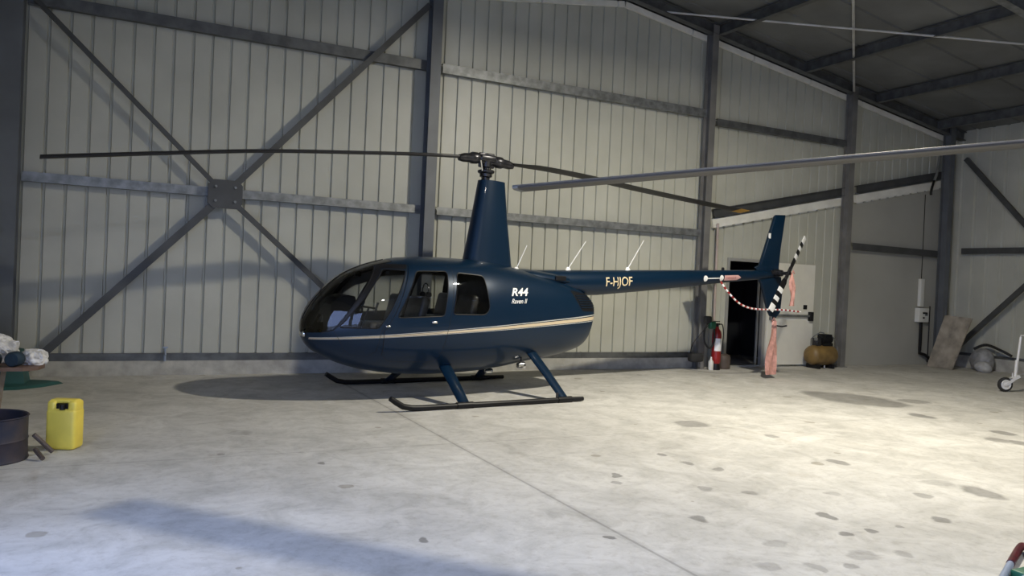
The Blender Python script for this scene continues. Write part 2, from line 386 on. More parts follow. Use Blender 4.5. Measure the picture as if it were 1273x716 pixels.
# concrete curb and base rail
struct(MB().box((XL, D - .10, 0), (10.0, D + .03, .20)).build('baseboard_back', 'curb'))
struct(MB().box((XRW - .12, Y0, 0), (XRW + .05, D, .27)).build('baseboard_right', 'curb'))
br = MB(); br.box((XL, D - .07, .19), (9.98, D + .02, .30)); [br.box((x, D - .076, .185), (x + .012, D + .0, .305)) for x in (.9, 2.95, 7.42, 9.3)]
struct(br.build('trim_1', 'galv_dark'), 'grey metal rail along the foot of the gable wall')
struct(MB().box((XRW - .07, Y0, .26), (XRW + .02, D, .33)).build('trim_2', 'galv_dark'))
# white verge trim, in lengths with joints
vt = MB()
x = XL
while x < XRW - .05:
    x2 = min(x + 1.55, XRW)
    if x < 8 < x2: x2 = 8.0
    vt.beam((x + .01, D - .06, ZR(x + .01) - .0), (x2 - .02, D - .06, ZR(x2 - .02) - .0), .05, .10, (0, 0, 1))
    x = x2
struct(vt.build('trim_3', 'flashing'), 'white verge trim following the gable slope')
# pale flashing and steel beam sloping over the inner wall
for k, (xa, xb) in enumerate(((10.25, 13.85), (14.15, 17.1))):
    fl = MB(); fl.box((0, 0, 0), (0, 0, 0)) if False else None
    fl.beam((xa, D - .05, ZB(xa) - .20), (xb, D - .05, ZB(xb) - .20), .06, .17)
    n = int((xb - xa) / .25)
    for i in range(n):
        xx = xa + .1 + i * .25; fl.beam((xx, D - .02, ZB(xx) - .30), (xx + .17, D - .02, ZB(xx + .17) - .30), .03, .03)
    struct(fl.build('trim_%d' % (4 + k), 'flashing'), 'pale flashing under the sloping beam')
    o = MB().hbeam((xa, D - .09, ZB(xa)), (xb, D - .09, ZB(xb)), .10, .17, (0, 0, 1)).build('steel_beam', 'steel')
    tag(o, ['sloping dark steel beam on the gable wall above the open doorway', 'sloping dark steel beam between the far column and the corner of the gable wall'][k], 'beam')
    recenter(o, (xa, D - .09, ZB(xa)))

# door frame, open doorway, closed white leaf with panic bar
df = MB(); fw = .06
df.box((DX0 - fw, D - .03, 0), (DX0, D + .06, DZ + fw)); df.box((DX1, D - .03, 0), (DX1 + .07, D + .06, DZ + fw)); df.box((DX0, D - .03, DZ), (DX1, D + .06, DZ + fw)); df.box((DX0, D - .03, 0), (DX1, D + .06, .03))
df.box((DX1 - .10, D + .03, .03), (DX1 - .06, D + .06, DZ))
dfo = struct(df.build('door_1', 'frame'), 'grey metal frame of the dark open doorway')
leaf = MB().box((DX1 + .08, D - .075, .04), (13.06, D - .02, 2.12), bev=.006).build('door_2', 'door_white'); struct(leaf, 'white metal door leaf with a panic bar')
MB().box((DX1 + .18, D - .135, 1.03), (12.98, D - .10, 1.075), bev=.01).build('panic_bar', 'galv', leaf, True)
MB().box((12.90, D - .15, .95), (13.0, D - .073, 1.14), bev=.012).build('bar_latch', 'black', leaf, True)
MB().box((12.76, D - .085, 1.19), (12.86, D - .073, 1.28)).build('door_lock', 'black', leaf)
MB().box((DX1 + .12, D - .15, .95), (DX1 + .2, D - .073, 1.12), bev=.012).build('bar_latch', 'galv', leaf, True)

# columns
def column(x, ytop, y_c, w, h, label, mt_='column', ux=(0, 1, 0)):
    r = empty('steel_column', (x, y_c, 0), label, 'column')
    MB().hbeam((0, 0, 0), (0, 0, ytop), w, h, ux).build('column_shaft', mt_, r)
    MB().box((-w * .75, -h * .7, 0), (w * .75, min(h * .7, D - .11 - y_c), .015)).build('base_plate', mt_, r)
    return r
column(-1.30, ZC(-1.3) - .05, D - .30, .30, .30, 'wide blue-grey steel column at the left edge beside the white cloth', 'blue_steel')
column(4.35, ZC(4.42) - .04, D - .22, .17, .20, 'tall dark steel column directly behind the helicopter rotor mast', 'blue_steel')
column(9.94, ZC(10.09) - .04, D - .20, .14, .18, 'steel column beside the red fire extinguisher and the tail boom')
column(13.75, ZC(13.98) - .04, D - .20, .14, .18, 'steel column to the right of the air compressor')
column(16.95, ZC(17.15) - .04, D - .22, .16, .20, 'steel column in the far corner behind the leaning board', 'blue_steel')
column(XRW - .2, ZC(XRW - .2) - .05, 6.0, .22, .26, 'steel column on the right wall outside the picture edge', 'blue_steel', (1, 0, 0))

# girts
def girt(a, b_, label, mt_='galv', h=.125, wdt=.09, upv=(0, 0, 1)):
    a, b_ = V(a), V(b_); t = (b_ - a).normalized(); n = t.cross(V(upv))
    mb = MB(); hh = h / 2
    # C section: web toward the room, lips top and bottom
    w = wdt; out = V((0, -1, 0)) if abs(t.x) > .5 else V((-1, 0, 0))
    P = [(w, hh), (0, hh), (0, -hh), (w, -hh), (w, -hh + .006), (.006, -hh + .006), (.006, hh - .006), (w, hh - .006)]
    mb.loft([[p + out * (w - i) * 1.0 + V((0, 0, j)) for i, j in P] for p in (a, b_)])
    o = mb.build('wall_girt', mt_); tag(o, label, 'wall rail'); return recenter(o, a)
g = D - .04
girt((-1.14, g, 2.59), (4.3, g, 2.59), 'galvanised rail at mid height crossing behind the cross brace plate')
girt((4.54, g, 2.59), (10.0, g, 2.59), 'galvanised rail at mid height behind the rotor mast and tail boom')
girt((-1.14, g, 4.87), (4.3, g, 4.87), 'dark upper rail of the left wall bay above the rotor blade', 'galv_dark', .15)
girt((4.54, g, 4.87), (10.0, g, 4.87), 'upper rail of the middle wall bay above the rotor', 'galv', .15)
girt((10.2, g, 4.74), (13.88, g, 4.74), 'upper rail of the bay above the white door', 'galv_dark', .13)
girt((14.08, g, 2.58), (17.0, g, 2.56), 'dark rail across the smooth grey panels near the switch box', 'steel', .14)
girt((XRW - .06, Y0 + .1, 2.65), (XRW - .06, 11.6, 2.65), 'rail running along the right side wall', 'steel', .13)

# cross bracing with plate
by = D - .20
pc = V((1.32, by, 2.56))
pl = MB(); T = Matrix.Translation(pc)
oct_ = [(-.23, -.13), (-.16, -.2), (.16, -.2), (.23, -.13), (.23, .13), (.16, .2), (-.16, .2), (-.23, .13)]
pl.loft([[V((x, y_, z)) for x, z in oct_] for y_ in (-.012, .012)])
po = pl.build('gusset_plate', 'steel'); po.location = pc + V((0, -.05, 0)); tag(po, 'dark octagonal steel plate where the four wall braces meet', 'plate')
for (x, z) in ((-.13, .1), (.13, .1), (-.13, -.1), (.13, -.1)):
    MB().lathe([(.0, 0), (.018, 0), (.018, .03), (.0, .03)], (x, -.042, z), 'y', 8).build('bolt', 'galv', po)
def brace(a, b_, w, h, label, mt_='steel', nm='diagonal_brace'):
    o = MB().beam(a, b_, w, h, (0, 0, 1)).build(nm, mt_); tag(o, label, 'brace'); return recenter(o, a)
def toward(p, q, d0, d1):
    p, q = V(p), V(q); t = (q - p).normalized(); return p + t * d0, q - t * d1
a, b_ = toward(pc, (4.36, by, 5.92), .20, .18); brace(a, b_, .075, .09, 'thick brace rising from the octagonal plate to the top of the tall column')
a, b_ = toward(pc, (-1.10, by, .02), .20, .02); brace(a, b_, .08, .10, 'thick brace running down left from the octagonal plate to the wall foot')
a, b_ = toward(pc, (-1.15, by, 4.94), .20, .02); brace(a, b_, .05, .06, 'thin brace rising up left from the octagonal plate')
a, b_ = toward(pc, (4.25, by, .0), .20, .1); brace(a, b_, .055, .07, 'thin brace running down right behind the helicopter nose')
brace((XRW - .21, 11.55, 4.75), (XRW - .21, 7.55, .27), .08, .10, 'brace sloping down across the right wall from the top corner')
brace((XRW - .32, 11.50, .42), (XRW - .32, 7.2, 4.7), .08, .10, 'brace rising from the floor behind the leaning board')

# roof purlins, rafters, tie rods
plab = {6.0: 'roof purlin just left of the ridge', 3.9: 'roof purlin above the left wall bay', 1.8: 'roof purlin over the cross brace', -.3: 'roof purlin along the left eave',
        10.05: 'dark roof purlin nearest the ridge right of the rotor mast', 12.33: 'dark roof purlin in the middle of the right roof slope', 14.45: 'dark roof purlin starting above the right hand column', 16.5: 'dark roof purlin along the right eave'}
for x, lb in plab.items():
    z = ZC(x) - .01
    o = MB().hbeam((x, Y0, z - .11), (x, D - .12, z - .11), .11, .20, (0, 0, 1)).build('roof_purlin', 'galv_dark'); tag(o, lb, 'roof beam', 'purlins under the roof'); recenter(o, (x, Y0, z - .11))
o = MB().hbeam((8, Y0, ZC(8) - .13), (8, D - .12, ZC(8) - .13), .12, .2, (0, 0, 1)).build('roof_purlin', 'galv_dark'); tag(o, 'roof purlin along the ridge', 'roof beam', 'purlins under the roof'); recenter(o, (8, Y0, ZC(8) - .13))
for yy, lb in ((D - .22, 'gable wall'), (7.38, 'middle of the hangar with a bright flange')):
    for (xa, xb, side) in ((XL, 7.99, 'left'), (8.01, XRW, 'right')):
        zz = .15 if yy > 10 else .22
        o = MB().hbeam((xa, yy, ZC(xa) - zz + .02), (xb, yy, ZC(xb) - zz + .02), .14, .20, (0, 0, 1)).build('roof_rafter', 'galv_dark' if yy > 10 else 'galv')
        tag(o, '%s roof rafter at the %s' % (side, lb), 'roof beam'); recenter(o, (xa, yy, ZC(xa) - zz + .02))
rz_ = lambda x: ZC(x) - .22
o = MB().tube([(8.75, 11.85, rz_(8.75) + .04), (13.35, 8.05, rz_(13.35))], .019, 8).build('tie_rod', 'rod'); tag(o, 'thin pale rod crossing the roof from the ridge toward the right edge', 'rod'); recenter(o, (8.75, 11.85, rz_(8.75)))
o = MB().tube([(14.0, 11.97, 5.76), (10.3, 8.93, rz_(10.3) + .1)], .024, 8).build('tie_rod', 'rod'); tag(o, 'thin roof rod running straight up from the head of the right column', 'rod'); recenter(o, (14.0, 11.97, 5.76))

# ------------------------------------------------------------------ helicopter
TH = math.radians(6.5)
dv = V((math.cos(TH), math.sin(TH), 0)); nv = V((-math.sin(TH), math.cos(TH), 0))
HB = V((4.393, 9.704, 0))
ST = np.array([(-2.455, .87, .89, .0, .88), (-2.44, .79, .97, .10, .88), (-2.40, .70, 1.06, .19, .885), (-2.33, .62, 1.18, .27, .89), (-2.18, .53, 1.35, .375, .90), (-1.95, .43, 1.535, .48, .93), (-1.6, .345, 1.68, .58, .96), (-1.2, .295, 1.765, .635, .99),
      (-.7, .28, 1.79, .655, 1.0), (-.2, .30, 1.785, .645, 1.0), (.2, .34, 1.745, .605, 1.0), (.7, .42, 1.665, .53, 1.02), (1.2, .49, 1.56, .45, 1.04), (1.45, .545, 1.49, .39, 1.05), (1.62, .60, 1.43, .335, 1.06), (1.71, .67, 1.385, .295, 1.08), (1.78, .86, 1.33, .245, 1.1), (1.85, 1.02, 1.24, .15, 1.13)])
def pchip(x, y):
    h = np.diff(x); dl = np.diff(y) / h; d = np.zeros(len(x))
    for i in range(1, len(x) - 1):
        if dl[i - 1] * dl[i] > 0:
            w1 = 2 * h[i] + h[i - 1]; w2 = h[i] + 2 * h[i - 1]; d[i] = (w1 + w2) / (w1 / dl[i - 1] + w2 / dl[i])
    d[0], d[-1] = dl[0], dl[-1]
    def f(t):
        t = min(max(t, x[0]), x[-1]); i = min(max(int(np.searchsorted(x, t)) - 1, 0), len(x) - 2)
        u = (t - x[i]) / h[i]
        return float((2 * u**3 - 3 * u**2 + 1) * y[i] + (u**3 - 2 * u**2 + u) * h[i] * d[i] + (-2 * u**3 + 3 * u**2) * y[i + 1] + (u**3 - u**2) * h[i] * d[i + 1])
    return f
fzb, fzt, fw_, fzm = [pchip(ST[:, 0], ST[:, k]) for k in (1, 2, 3, 4)]
NT, NBt = 2.35, 2.3
def hw(s_, z):
    zm = fzm(s_); t = (z - zm) / ((fzt(s_) if z > zm else fzb(s_)) - zm); n = NT if z > zm else NBt
    return fw_(s_) * max(0.0, 1 - min(1, abs(t))**n)**(1 / n)
us = [-2.455, -2.452, -2.447, -2.44, -2.43, -2.415, -2.40, -2.38, -2.36, -2.335, -2.31, -2.28, -2.25, -2.215]
x = -2.18
while x < 1.68: us.append(x); x += .035
us += [1.69, 1.71, 1.73, 1.75, 1.77, 1.79, 1.81, 1.83, 1.85]
NA = 112
bm = bmesh.new(); rings = []
for s_ in us:
    zt, zb, w, zm = fzt(s_), fzb(s_), fw_(s_), fzm(s_); ring = []
    for k in range(NA):
        a = 2 * PI * k / NA; c, sn = math.cos(a), math.sin(a); n = NT if sn > 0 else NBt
        y_ = w * math.copysign(abs(c)**(2 / n), c); z_ = zm + ((zt - zm) if sn > 0 else (zm - zb)) * math.copysign(abs(sn)**(2 / n), sn)
        ring.append(bm.verts.new((s_, y_, z_)))
    rings.append(ring)
for r0, r1 in zip(rings, rings[1:]):
    for k in range(NA): bm.faces.new((r0[k], r0[(k + 1) % NA], r1[(k + 1) % NA], r1[k]))
bm.faces.new(rings[-1]); bmesh.ops.remove_doubles(bm, verts=bm.verts, dist=1e-5)
bmesh.ops.recalc_face_normals(bm, faces=bm.faces)
def inpoly(p, poly):
    x, y = p; c = False; n = len(poly)
    for i in range(n):
        (x1, y1), (x2, y2) = poly[i], poly[(i + 1) % n]
        if (y1 > y) != (y2 > y) and x < (x2 - x1) * (y - y1) / (y2 - y1) + x1: c = not c
    return c
def rounded(poly, r=.05, n=5):
    out = []
    for i, p in enumerate(poly):
        p = V(p); a = V(poly[i - 1]); b = V(poly[(i + 1) % len(poly)])
        da = (a - p); db = (b - p); ra = min(r, da.length * .45); rb = min(r, db.length * .45)
        A = p + da.normalized() * ra; B = p + db.normalized() * rb
        for k in range(n + 1):
            t = k / n; q = A * (1 - t)**2 + p * 2 * t * (1 - t) + B * t * t; out.append((q.x, q.y))
    return out
P = {}
P['windshield'] = [(-2.60, .80), (-2.30, .835), (-2.185, .865), (-1.645, 1.64), (-1.42, 1.70), (-1.42, 2.1), (-2.60, 2.1)]
P['front_door'] = [(-1.645, 1.625), (-1.61, 1.665), (-1.28, 1.67), (-1.545, 1.08), (-1.67, .86), (-1.70, .62), (-1.78, .56), (-1.98, .58), (-2.05, .64), (-2.185, .865)]
P['door_black'] = [(-1.65, 1.63), (-1.61, 1.67), (-1.28, 1.67), (-1.32, 1.61), (-1.595, 1.605), (-2.135, .90), (-2.19, .86)]
P['win1'] = rounded([(-1.59, 1.60), (-1.325, 1.60), (-1.57, 1.10), (-1.70, .90), (-2.13, .90)], .03)
P['rear_door'] = [(-1.26, 1.67), (-.70, 1.67), (-.80, 1.04), (-.88, .56), (-.95, .49), (-1.52, .50), (-1.62, .58), (-1.635, .86), (-1.505, 1.08)]
P['win2'] = rounded([(-1.20, 1.595), (-.785, 1.61), (-.885, 1.06), (-1.49, 1.03)], .05)
P['win3'] = rounded([(-.65, 1.60), (-.27, 1.575), (-.235, 1.16), (-.30, 1.085), (-.77, 1.085)], .05)
P['vent'] = rounded([(1.27, 1.435), (1.66, 1.38), (1.81, 1.27), (1.83, 1.13), (1.45, 1.14), (1.35, 1.28)], .04, 3)
for nm, poly in P.items():
    for i in range(len(poly)):
        a = V(poly[i]); b = V(poly[(i + 1) % len(poly)])
        if (b - a).length < 1e-6: continue
        lo = V((min(a.x, b.x) - .012, min(a.y, b.y) - .012)); hi = V((max(a.x, b.x) + .012, max(a.y, b.y) + .012))
        fs = []
        for f in bm.faces:
            vx = [v.co.x for v in f.verts]; vz = [v.co.z for v in f.verts]
            if max(vx) > lo.x and min(vx) < hi.x and max(vz) > lo.y and min(vz) < hi.y: fs.append(f)
        es = {e for f in fs for e in f.edges}; vs = {v for f in fs for v in f.verts}
        bmesh.ops.bisect_plane(bm, geom=fs + list(es) + list(vs), plane_co=(a.x, 0, a.y), plane_no=(b.y - a.y, 0, -(b.x - a.x)), dist=1e-5)
bm.normal_update()
vn = {}
for v in bm.verts: vn[v] = v.normal.copy()
def cls(f):
    c = f.calc_center_median(); p = (c.x, c.z); side = 'near' if c.y < 0 else 'far'
    if inpoly(p, P['win1']): return 'win1' + side
    if inpoly(p, P['win2']): return 'win2' + side
    if inpoly(p, P['win3']): return 'win3' + side
    if inpoly(p, P['windshield']): return 'windshield'
    if inpoly(p, P['front_door']): return 'fdoor' + side
    if inpoly(p, P['rear_door']): return 'rdoor' + side
    if inpoly(p, P['vent']): return 'vent' + side
    return 'hull'
groups = {}
for f in bm.faces: groups.setdefault(cls(f), []).append(f)
root = empty('helicopter', HB, 'navy blue helicopter with a gold side stripe parked along the ribbed wall', 'helicopter', TH)
def patch(key, name, mats, parent, outset=0.0, black=False):
    idx = {}; vs = []; fs = []; ns = []; mi = []
    for f in groups[key]:
        ff = []
        for v in f.verts:
            if v not in idx: idx[v] = len(vs); vs.append(v.co + vn[v] * outset); ns.append(vn[v])
            ff.append(idx[v])
        fs.append(ff); c = f.calc_center_median(); mi.append(1 if black and inpoly((c.x, c.z), P['door_black']) else 0)
    me = bpy.data.meshes.new(name); me.from_pydata([tuple(v) for v in vs], [], fs)
    for m_ in mats: me.materials.append(M[m_])
    me.polygons.foreach_set('material_index', mi); me.polygons.foreach_set('use_smooth', [True] * len(fs)); me.update()
    if key != 'hull': me.normals_split_custom_set_from_vertices([tuple(n) for n in ns])
    else: me.set_sharp_from_angle(angle=math.radians(35))
    o = bpy.data.objects.new(name, me); C.objects.link(o); o.parent = parent; return o
fus = patch('hull', 'fuselage', ['navy'], root)
ws = patch('windshield', 'windshield', ['glass'], root)
sgn = {'near': -1, 'far': 1}
def surf(s_, z, side, o=0.0): return V((s_, side * (hw(s_, z) + o), z))
def outline(poly, side, r, par, name='window_frame', mt_='black', o=.002, closed=True):
    pts = []
    L = poly + [poly[0]] if closed else poly
    for (x1, z1), (x2, z2) in zip(L, L[1:]):
        n = max(1, int(math.hypot(x2 - x1, z2 - z1) / .03))
        pts += [surf(x1 + (x2 - x1) * k / n, z1 + (z2 - z1) * k / n, side, o) for k in range(n)]
    pts.append(surf(*L[-1], side, o)); return MB().tube(pts, r, 6).build(name, mt_, par, True)
for side in ('near', 'far'):
    sg = sgn[side]
    fd = patch('fdoor' + side, 'front_door', ['navy', 'black'], root, .004, True)
    fd['label'] = 'front cabin door with a black window surround'
    w1 = patch('win1' + side, 'door_window', ['glass'], fd); outline(P['win1'], sg, .007, fd)
    rd = patch('rdoor' + side, 'rear_door', ['navy'], root, .004)
    w2 = patch('win2' + side, 'door_window', ['glass'], rd); outline(P['win2'], sg, .007, rd)
    for par, (hx, hz) in ((fd, (-1.66, .99 - .13)), (rd, (-1.0, .97))):
        pass
    c = surf(-1.02, .985, sg, .012); MB().box((c.x - .035, c.y - .012, c.z - .013), (c.x + .035, c.y + .012, c.z + .013), bev=.006).build('door_handle', 'chrome', rd, True)
    c = surf(-1.60, .93, sg, .012); MB().box((c.x - .03, c.y - .012, c.z - .01), (c.x + .03, c.y + .012, c.z + .01), bev=.005).build('door_handle', 'chrome', fd, True)
    w3 = patch('win3' + side, 'quarter_window', ['glass'], root); outline(P['win3'], sg, .007, root)
    outline([(-1.26, 1.67), (-.70, 1.67), (-.80, 1.04), (-.88, .56), (-.95, .49), (-1.52, .50), (-1.62, .58), (-1.635, .86), (-1.505, 1.08)], sg, .0035, rd, 'door_seal')
    outline([(-1.28, 1.67), (-1.545, 1.08), (-1.67, .86), (-1.70, .62), (-1.78, .56), (-1.98, .58), (-2.05, .64), (-2.185, .865)], sg, .0035, fd, 'door_seal', closed=False)
    vt_ = patch('vent' + side, 'engine_vent', ['black'], root)
    for i in range(6):
        z = 1.19 + i * .033; x0_ = 1.43 - (i / 5) * .08; L_ = []
        for k in range(9):
            xx = x0_ + (1.76 - x0_) * k / 8; L_.append(surf(xx, z + .004 * k / 8, sg, .006))
        MB().tube(L_, .006, 6).build('louvre', 'navy_plain', vt_, True)
# windscreen centre post and lower rim
MB().tube([(s_, 0, fzt(s_) + .002) for s_ in [us[k] for k in range(3, 60) if us[k] < -1.42]], .006, 6).build('windshield_post', 'black', root, True)
# door frame bars either side of the windscreen
for sg in (-1, 1):
    outline([(-2.30, .835), (-2.185, .865), (-1.645, 1.64), (-1.42, 1.70)], sg, .008, root, 'windshield_frame', closed=False)

# cabin interior
inte = MB(); inte.add([], [])
fl = MB()
for a, bb in zip([-2.2 + .1 * k for k in range(20)], [-2.1 + .1 * k for k in range(20)]):
    za = .60; fl.add([(a, -hw(a, za) + .02, za), (bb, -hw(bb, za) + .02, za), (bb, hw(bb, za) - .02, za), (a, hw(a, za) - .02, za)], [[0, 1, 2, 3]])
fl.build('cabin_floor', 'black', root)
bk = MB(); zz = [.6 + .05 * k for k in range(24)]; zz = [z for z in zz if z < fzt(-.16) - .02]
bk.add([(-.16, -hw(-.16, z) + .02, z) for z in zz] + [(-.16, hw(-.16, z) - .02, z) for z in zz], [[k, k + 1, len(zz) + k + 1, len(zz) + k] for k in range(len(zz) - 1)])
bk.build('rear_bulkhead', 'leather', root)
for sx in (-1.28, -.55):
    for sy in (-.29, .29):
        zt_ = .93 if sx < -1 else 1.02
        so = MB().box((sx - .27, sy - .22, .60), (sx + .16, sy + .22, zt_), bev=.05).build('seat', 'leather', root, True)
        T = Matrix.Translation((sx + .14, sy, zt_ - .03)) @ Matrix.Rotation(math.radians(14), 4, 'Y')
        MB().box((-.06, -.21, 0), (.06, .21, .40 if sx < -1 else .34), T, bev=.045).build('seat_back', 'leather', so, True)
# headsets hanging behind the front seats
for sy in (-.30, .28):
    hs = MB(); cx, cz = -.98, 1.33
    hs.tube([(cx, sy - .085, cz), (cx, sy - .08, cz + .06), (cx, sy - .05, cz + .105), (cx, sy, cz + .12), (cx, sy + .05, cz + .105), (cx, sy + .08, cz + .06), (cx, sy + .085, cz)], .008, 6)
    hs.lathe([(0, -.02), (.035, -.02), (.04, 0), (.035, .02), (0, .02)], (cx, sy - .085, cz - .02), 'y', 12); hs.lathe([(0, -.02), (.035, -.02), (.04, 0), (.035, .02), (0, .02)], (cx, sy + .085, cz - .02), 'y', 12)
    o = hs.build('headset', 'gear', None, True); recenter(o, (cx, sy, cz)); o.matrix_world = Matrix.Translation(HB) @ Matrix.Rotation(TH, 4, 'Z') @ Matrix.Translation((cx, sy, cz))
    tag(o, 'dark pilot headset hanging behind the %s front seat of the helicopter' % ('near' if sy < 0 else 'far'), 'headset')
cs = MB(); cs.loft([[V((-2.0 + a, b_ * .9, .6)) for a, b_ in ((-.12, -.13), (.16, -.13), (.16, .13), (-.12, .13))], [V((-2.0 + a, b_, 1.02)) for a, b_ in ((-.13, -.16), (.12, -.16), (.12, .16), (-.13, .16))]])
co = cs.build('instrument_console', 'black', root)
pod = [V((x, 0, z)) for x, z in ((-2.17, 1.02), (-2.16, 1.16), (-2.08, 1.24), (-1.96, 1.275), (-1.87, 1.26), (-1.845, 1.19), (-1.875, 1.08), (-1.90, 1.02))]
MB().loft([[p + V((0, y_, 0)) for p in pod] for y_ in (-.20, .20)]).build('instrument_pod', 'black', co)
for k, (y_, z_) in enumerate(((-.1, 1.18), (.0, 1.18), (.1, 1.18), (-.1, 1.09), (.0, 1.09), (.1, 1.09))):
    MB().lathe([(0, 0), (.038, 0), (.038, .012), (0, .012)], (-1.865, y_, z_), 'x', 14).build('gauge', 'gear', co, True)
MB().box((-1.80, -.035, 1.50), (-1.73, .035, 1.565), bev=.012).build('compass', 'black', root, True)
cy = MB(); cy.tube([(-1.72, 0, .62), (-1.68, 0, .9), (-1.60, 0, 1.12)], .014, 8); cy.tube([(-1.60, -.22, 1.12), (-1.60, .22, 1.12)], .012, 8); cy.tube([(-1.60, -.22, 1.06), (-1.60, -.22, 1.12), (-1.575, -.22, 1.19)], .016, 8); cy.tube([(-1.60, .22, 1.06), (-1.60, .22, 1.12), (-1.575, .22, 1.19)], .016, 8)
cy.build('cyclic_stick', 'black', root, True)
# nose lights
for sy in (-.055, .055):
    MB().lathe([(0, 0), (.035, .004), (.042, .02), (.045, .05), (0, .05)], (-2.447, sy, .80), 'x', 14).build('nose_light', 'chrome', root, True)

# mast fairing (teardrop section)
def tear(xf, xr, hwid, z, n=36):
    L = []
    for k in range(n):
        a = 2 * PI * k / n; x = (xf + xr) / 2 - (xr - xf) / 2 * math.cos(a); t = (x - xf) / (xr - xf)
        y_ = hwid * math.copysign(min(1, (abs(math.sin(a)))**.8) * (1 - .45 * t) * 1.18, math.sin(a)); L.append(V((x, y_, z)))
    return L
MB().loft([tear(-.33, .50, .20, 1.60), tear(-.29, .46, .175, 1.74), tear(-.24, .42, .16, 2.0), tear(-.18, .365, .14, 2.35), tear(-.10, .30, .115, 2.86)]).build('mast_fairing', 'navy_plain', root, True)
# tail boom and its root fairing
MB().lathe([(.0, .6), (.17, .62), (.185, 1.2), (.182, 2.0), (.165, 2.9), (.135, 4.0), (.105, 5.0), (.085, 5.72), (.06, 5.95), (0, 5.98)], (0, 0, 0), 'x', 28)
bmB = MB(); bmb = [(.3, .10), (.6, .15), (1.0, .175), (1.5, .185), (2.0, .187), (2.9, .165), (4.0, .130), (5.0, .097), (5.65, .08), (5.95, .06), (6.0, .03)]
rg = []
for s_, r in bmb:
    ztp = 1.655 + .043 * s_ if s_ < 5.7 else 1.90 - (s_ - 5.7) * .05
    rg.append([V((s_, r * math.cos(a), ztp - r + r * math.sin(a))) for a in [2 * PI * k / 28 for k in range(28)]])
bmB.loft(rg); boom = bmB.build('tail_boom', 'navy_plain', root, True)
sc_ = MB(); sc_.loft([[V((x, hy * c_, zc + hz * s__)) for c_, s__ in [(math.cos(2 * PI * k / 20), math.sin(2 * PI * k / 20)) for k in range(20)]] for x, hy, hz, zc in ((.35, .16, .06, 1.63), (.7, .25, .10, 1.60), (1.1, .24, .10, 1.57), (1.35, .20, .07, 1.56), (1.45, .12, .03, 1.56))])
sc_.build('air_scoop', 'navy_plain', root, True)
MB().box((1.06, -.262, 1.56), (1.24, -.235, 1.625), bev=.01).build('scoop_intake', 'black', root)
# fins
def plate(poly, y0_, y1_, edge=.7): 
    cx = sum(p[0] for p in poly) / len(poly); cz = sum(p[1] for p in poly) / len(poly)
    f = lambda y_, k: [V((cx + (x - cx) * k, y_, cz + (z - cz) * k)) for x, z in poly]
    return MB().loft([f(y0_, edge + .25), f(y0_ * .3 + y1_ * .7 if False else (y0_ + y1_) / 2 - (y1_ - y0_) * .25, 1), f((y0_ + y1_) / 2 + (y1_ - y0_) * .25, 1), f(y1_, edge + .25)])
plate([(5.50, 1.93), (5.60, 1.97), (5.94, 2.86), (5.98, 2.885), (6.22, 2.90), (6.13, 2.3), (6.10, 1.95), (6.12, 1.78), (5.60, 1.80)], -.03, .03).build('upper_fin', 'navy_plain', root, True)
plate([(5.55, 1.80), (6.18, 1.80), (6.24, 1.58), (6.20, 1.16), (6.10, 1.07), (5.95, 1.10), (5.86, 1.22), (5.66, 1.68)], -.03, .03).build('lower_fin', 'navy_plain', root, True)
stb = MB(); stb.loft([[V((x, y_, z)) for x, z in ((5.05 + k, 1.74), (5.2 + k, 1.765), (5.5, 1.75), (5.5, 1.735), (5.2 + k, 1.72))] for y_, k in ((.05, 0), (1.05, .10))])
stb.build('horizontal_stabilizer', 'navy_plain', root)
MB().box((5.795, -.014, 2.46), (5.835, -.034, 2.55)).build('fin_light', 'white', root)
tl = MB(); tl.lathe([(0, 0), (.02, .0), (.028, .02), (.02, .05), (0, .055)], (0, 0, 0), 'z', 10); o = tl.build('beacon_light', 'black', root, True); o.location = (4.70, 0, 1.85)
# tail gearbox and rotor (port side)
TRC = V((5.98, -.32, 1.86))
gbx = MB(); gbx.lathe([(0, -.36), (.03, -.36), (.03, -.2), (.055, -.19), (.065, -.08), (.06, .04), (0, .05)], (5.98, 0, 1.86), 'y', 16); gbx.lathe([(0, -.05), (.05, -.05), (.055, .03), (.03, .1), (0, .1)], (5.93, -.02, 1.86), 'x', 14)
gbx.build('tail_gearbox', 'gear', root, True)
thb = MB(); dz = V((.415, 0, .65)).normalized(); px_ = V((dz.z, 0, -dz.x))
thb.tube([TRC - dz * .13, TRC + dz * .13], .03, 8); thb.box((5.95, -.36, 1.83), (6.01, -.28, 1.89), bev=.008)
th = thb.build('tail_rotor_hub', 'gear', root, True)
for q in (1, -1):
    mb = MB(); n = 9
    edges = [.10, .17, .30, .39, .48, .56, .64, .70, .77]
    cols = [0, 0, 1, 0, 1, 0, 1, 1]
    for k in range(8):
        rng = []
        for r in (edges[k], edges[k + 1]):
            ch = .035 if r < .12 else .062; c = TRC + dz * q * r; tw = V((0, 1, 0)) * (.25 if q > 0 else -.1)
            x_ = (px_ + tw).normalized(); nn_ = x_.cross(dz)
            rng.append([c + x_ * a * ch + nn_ * b_ for a, b_ in ((-1, 0), (-.6, .008), (.3, .008), (1, 0), (.3, -.008), (-.6, -.008))])
        mb.cur = cols[k]; mb.loft(rng)
    mb.build('tail_rotor_blade', ['black', 'white'], root)
MB().tube([(6.02, 0, 1.12), (6.06, 0, .99), (6.14, 0, .93), (6.30, 0, .915), (6.42, 0, .93)], .014, 8).build('tail_skid', 'black', root, True)
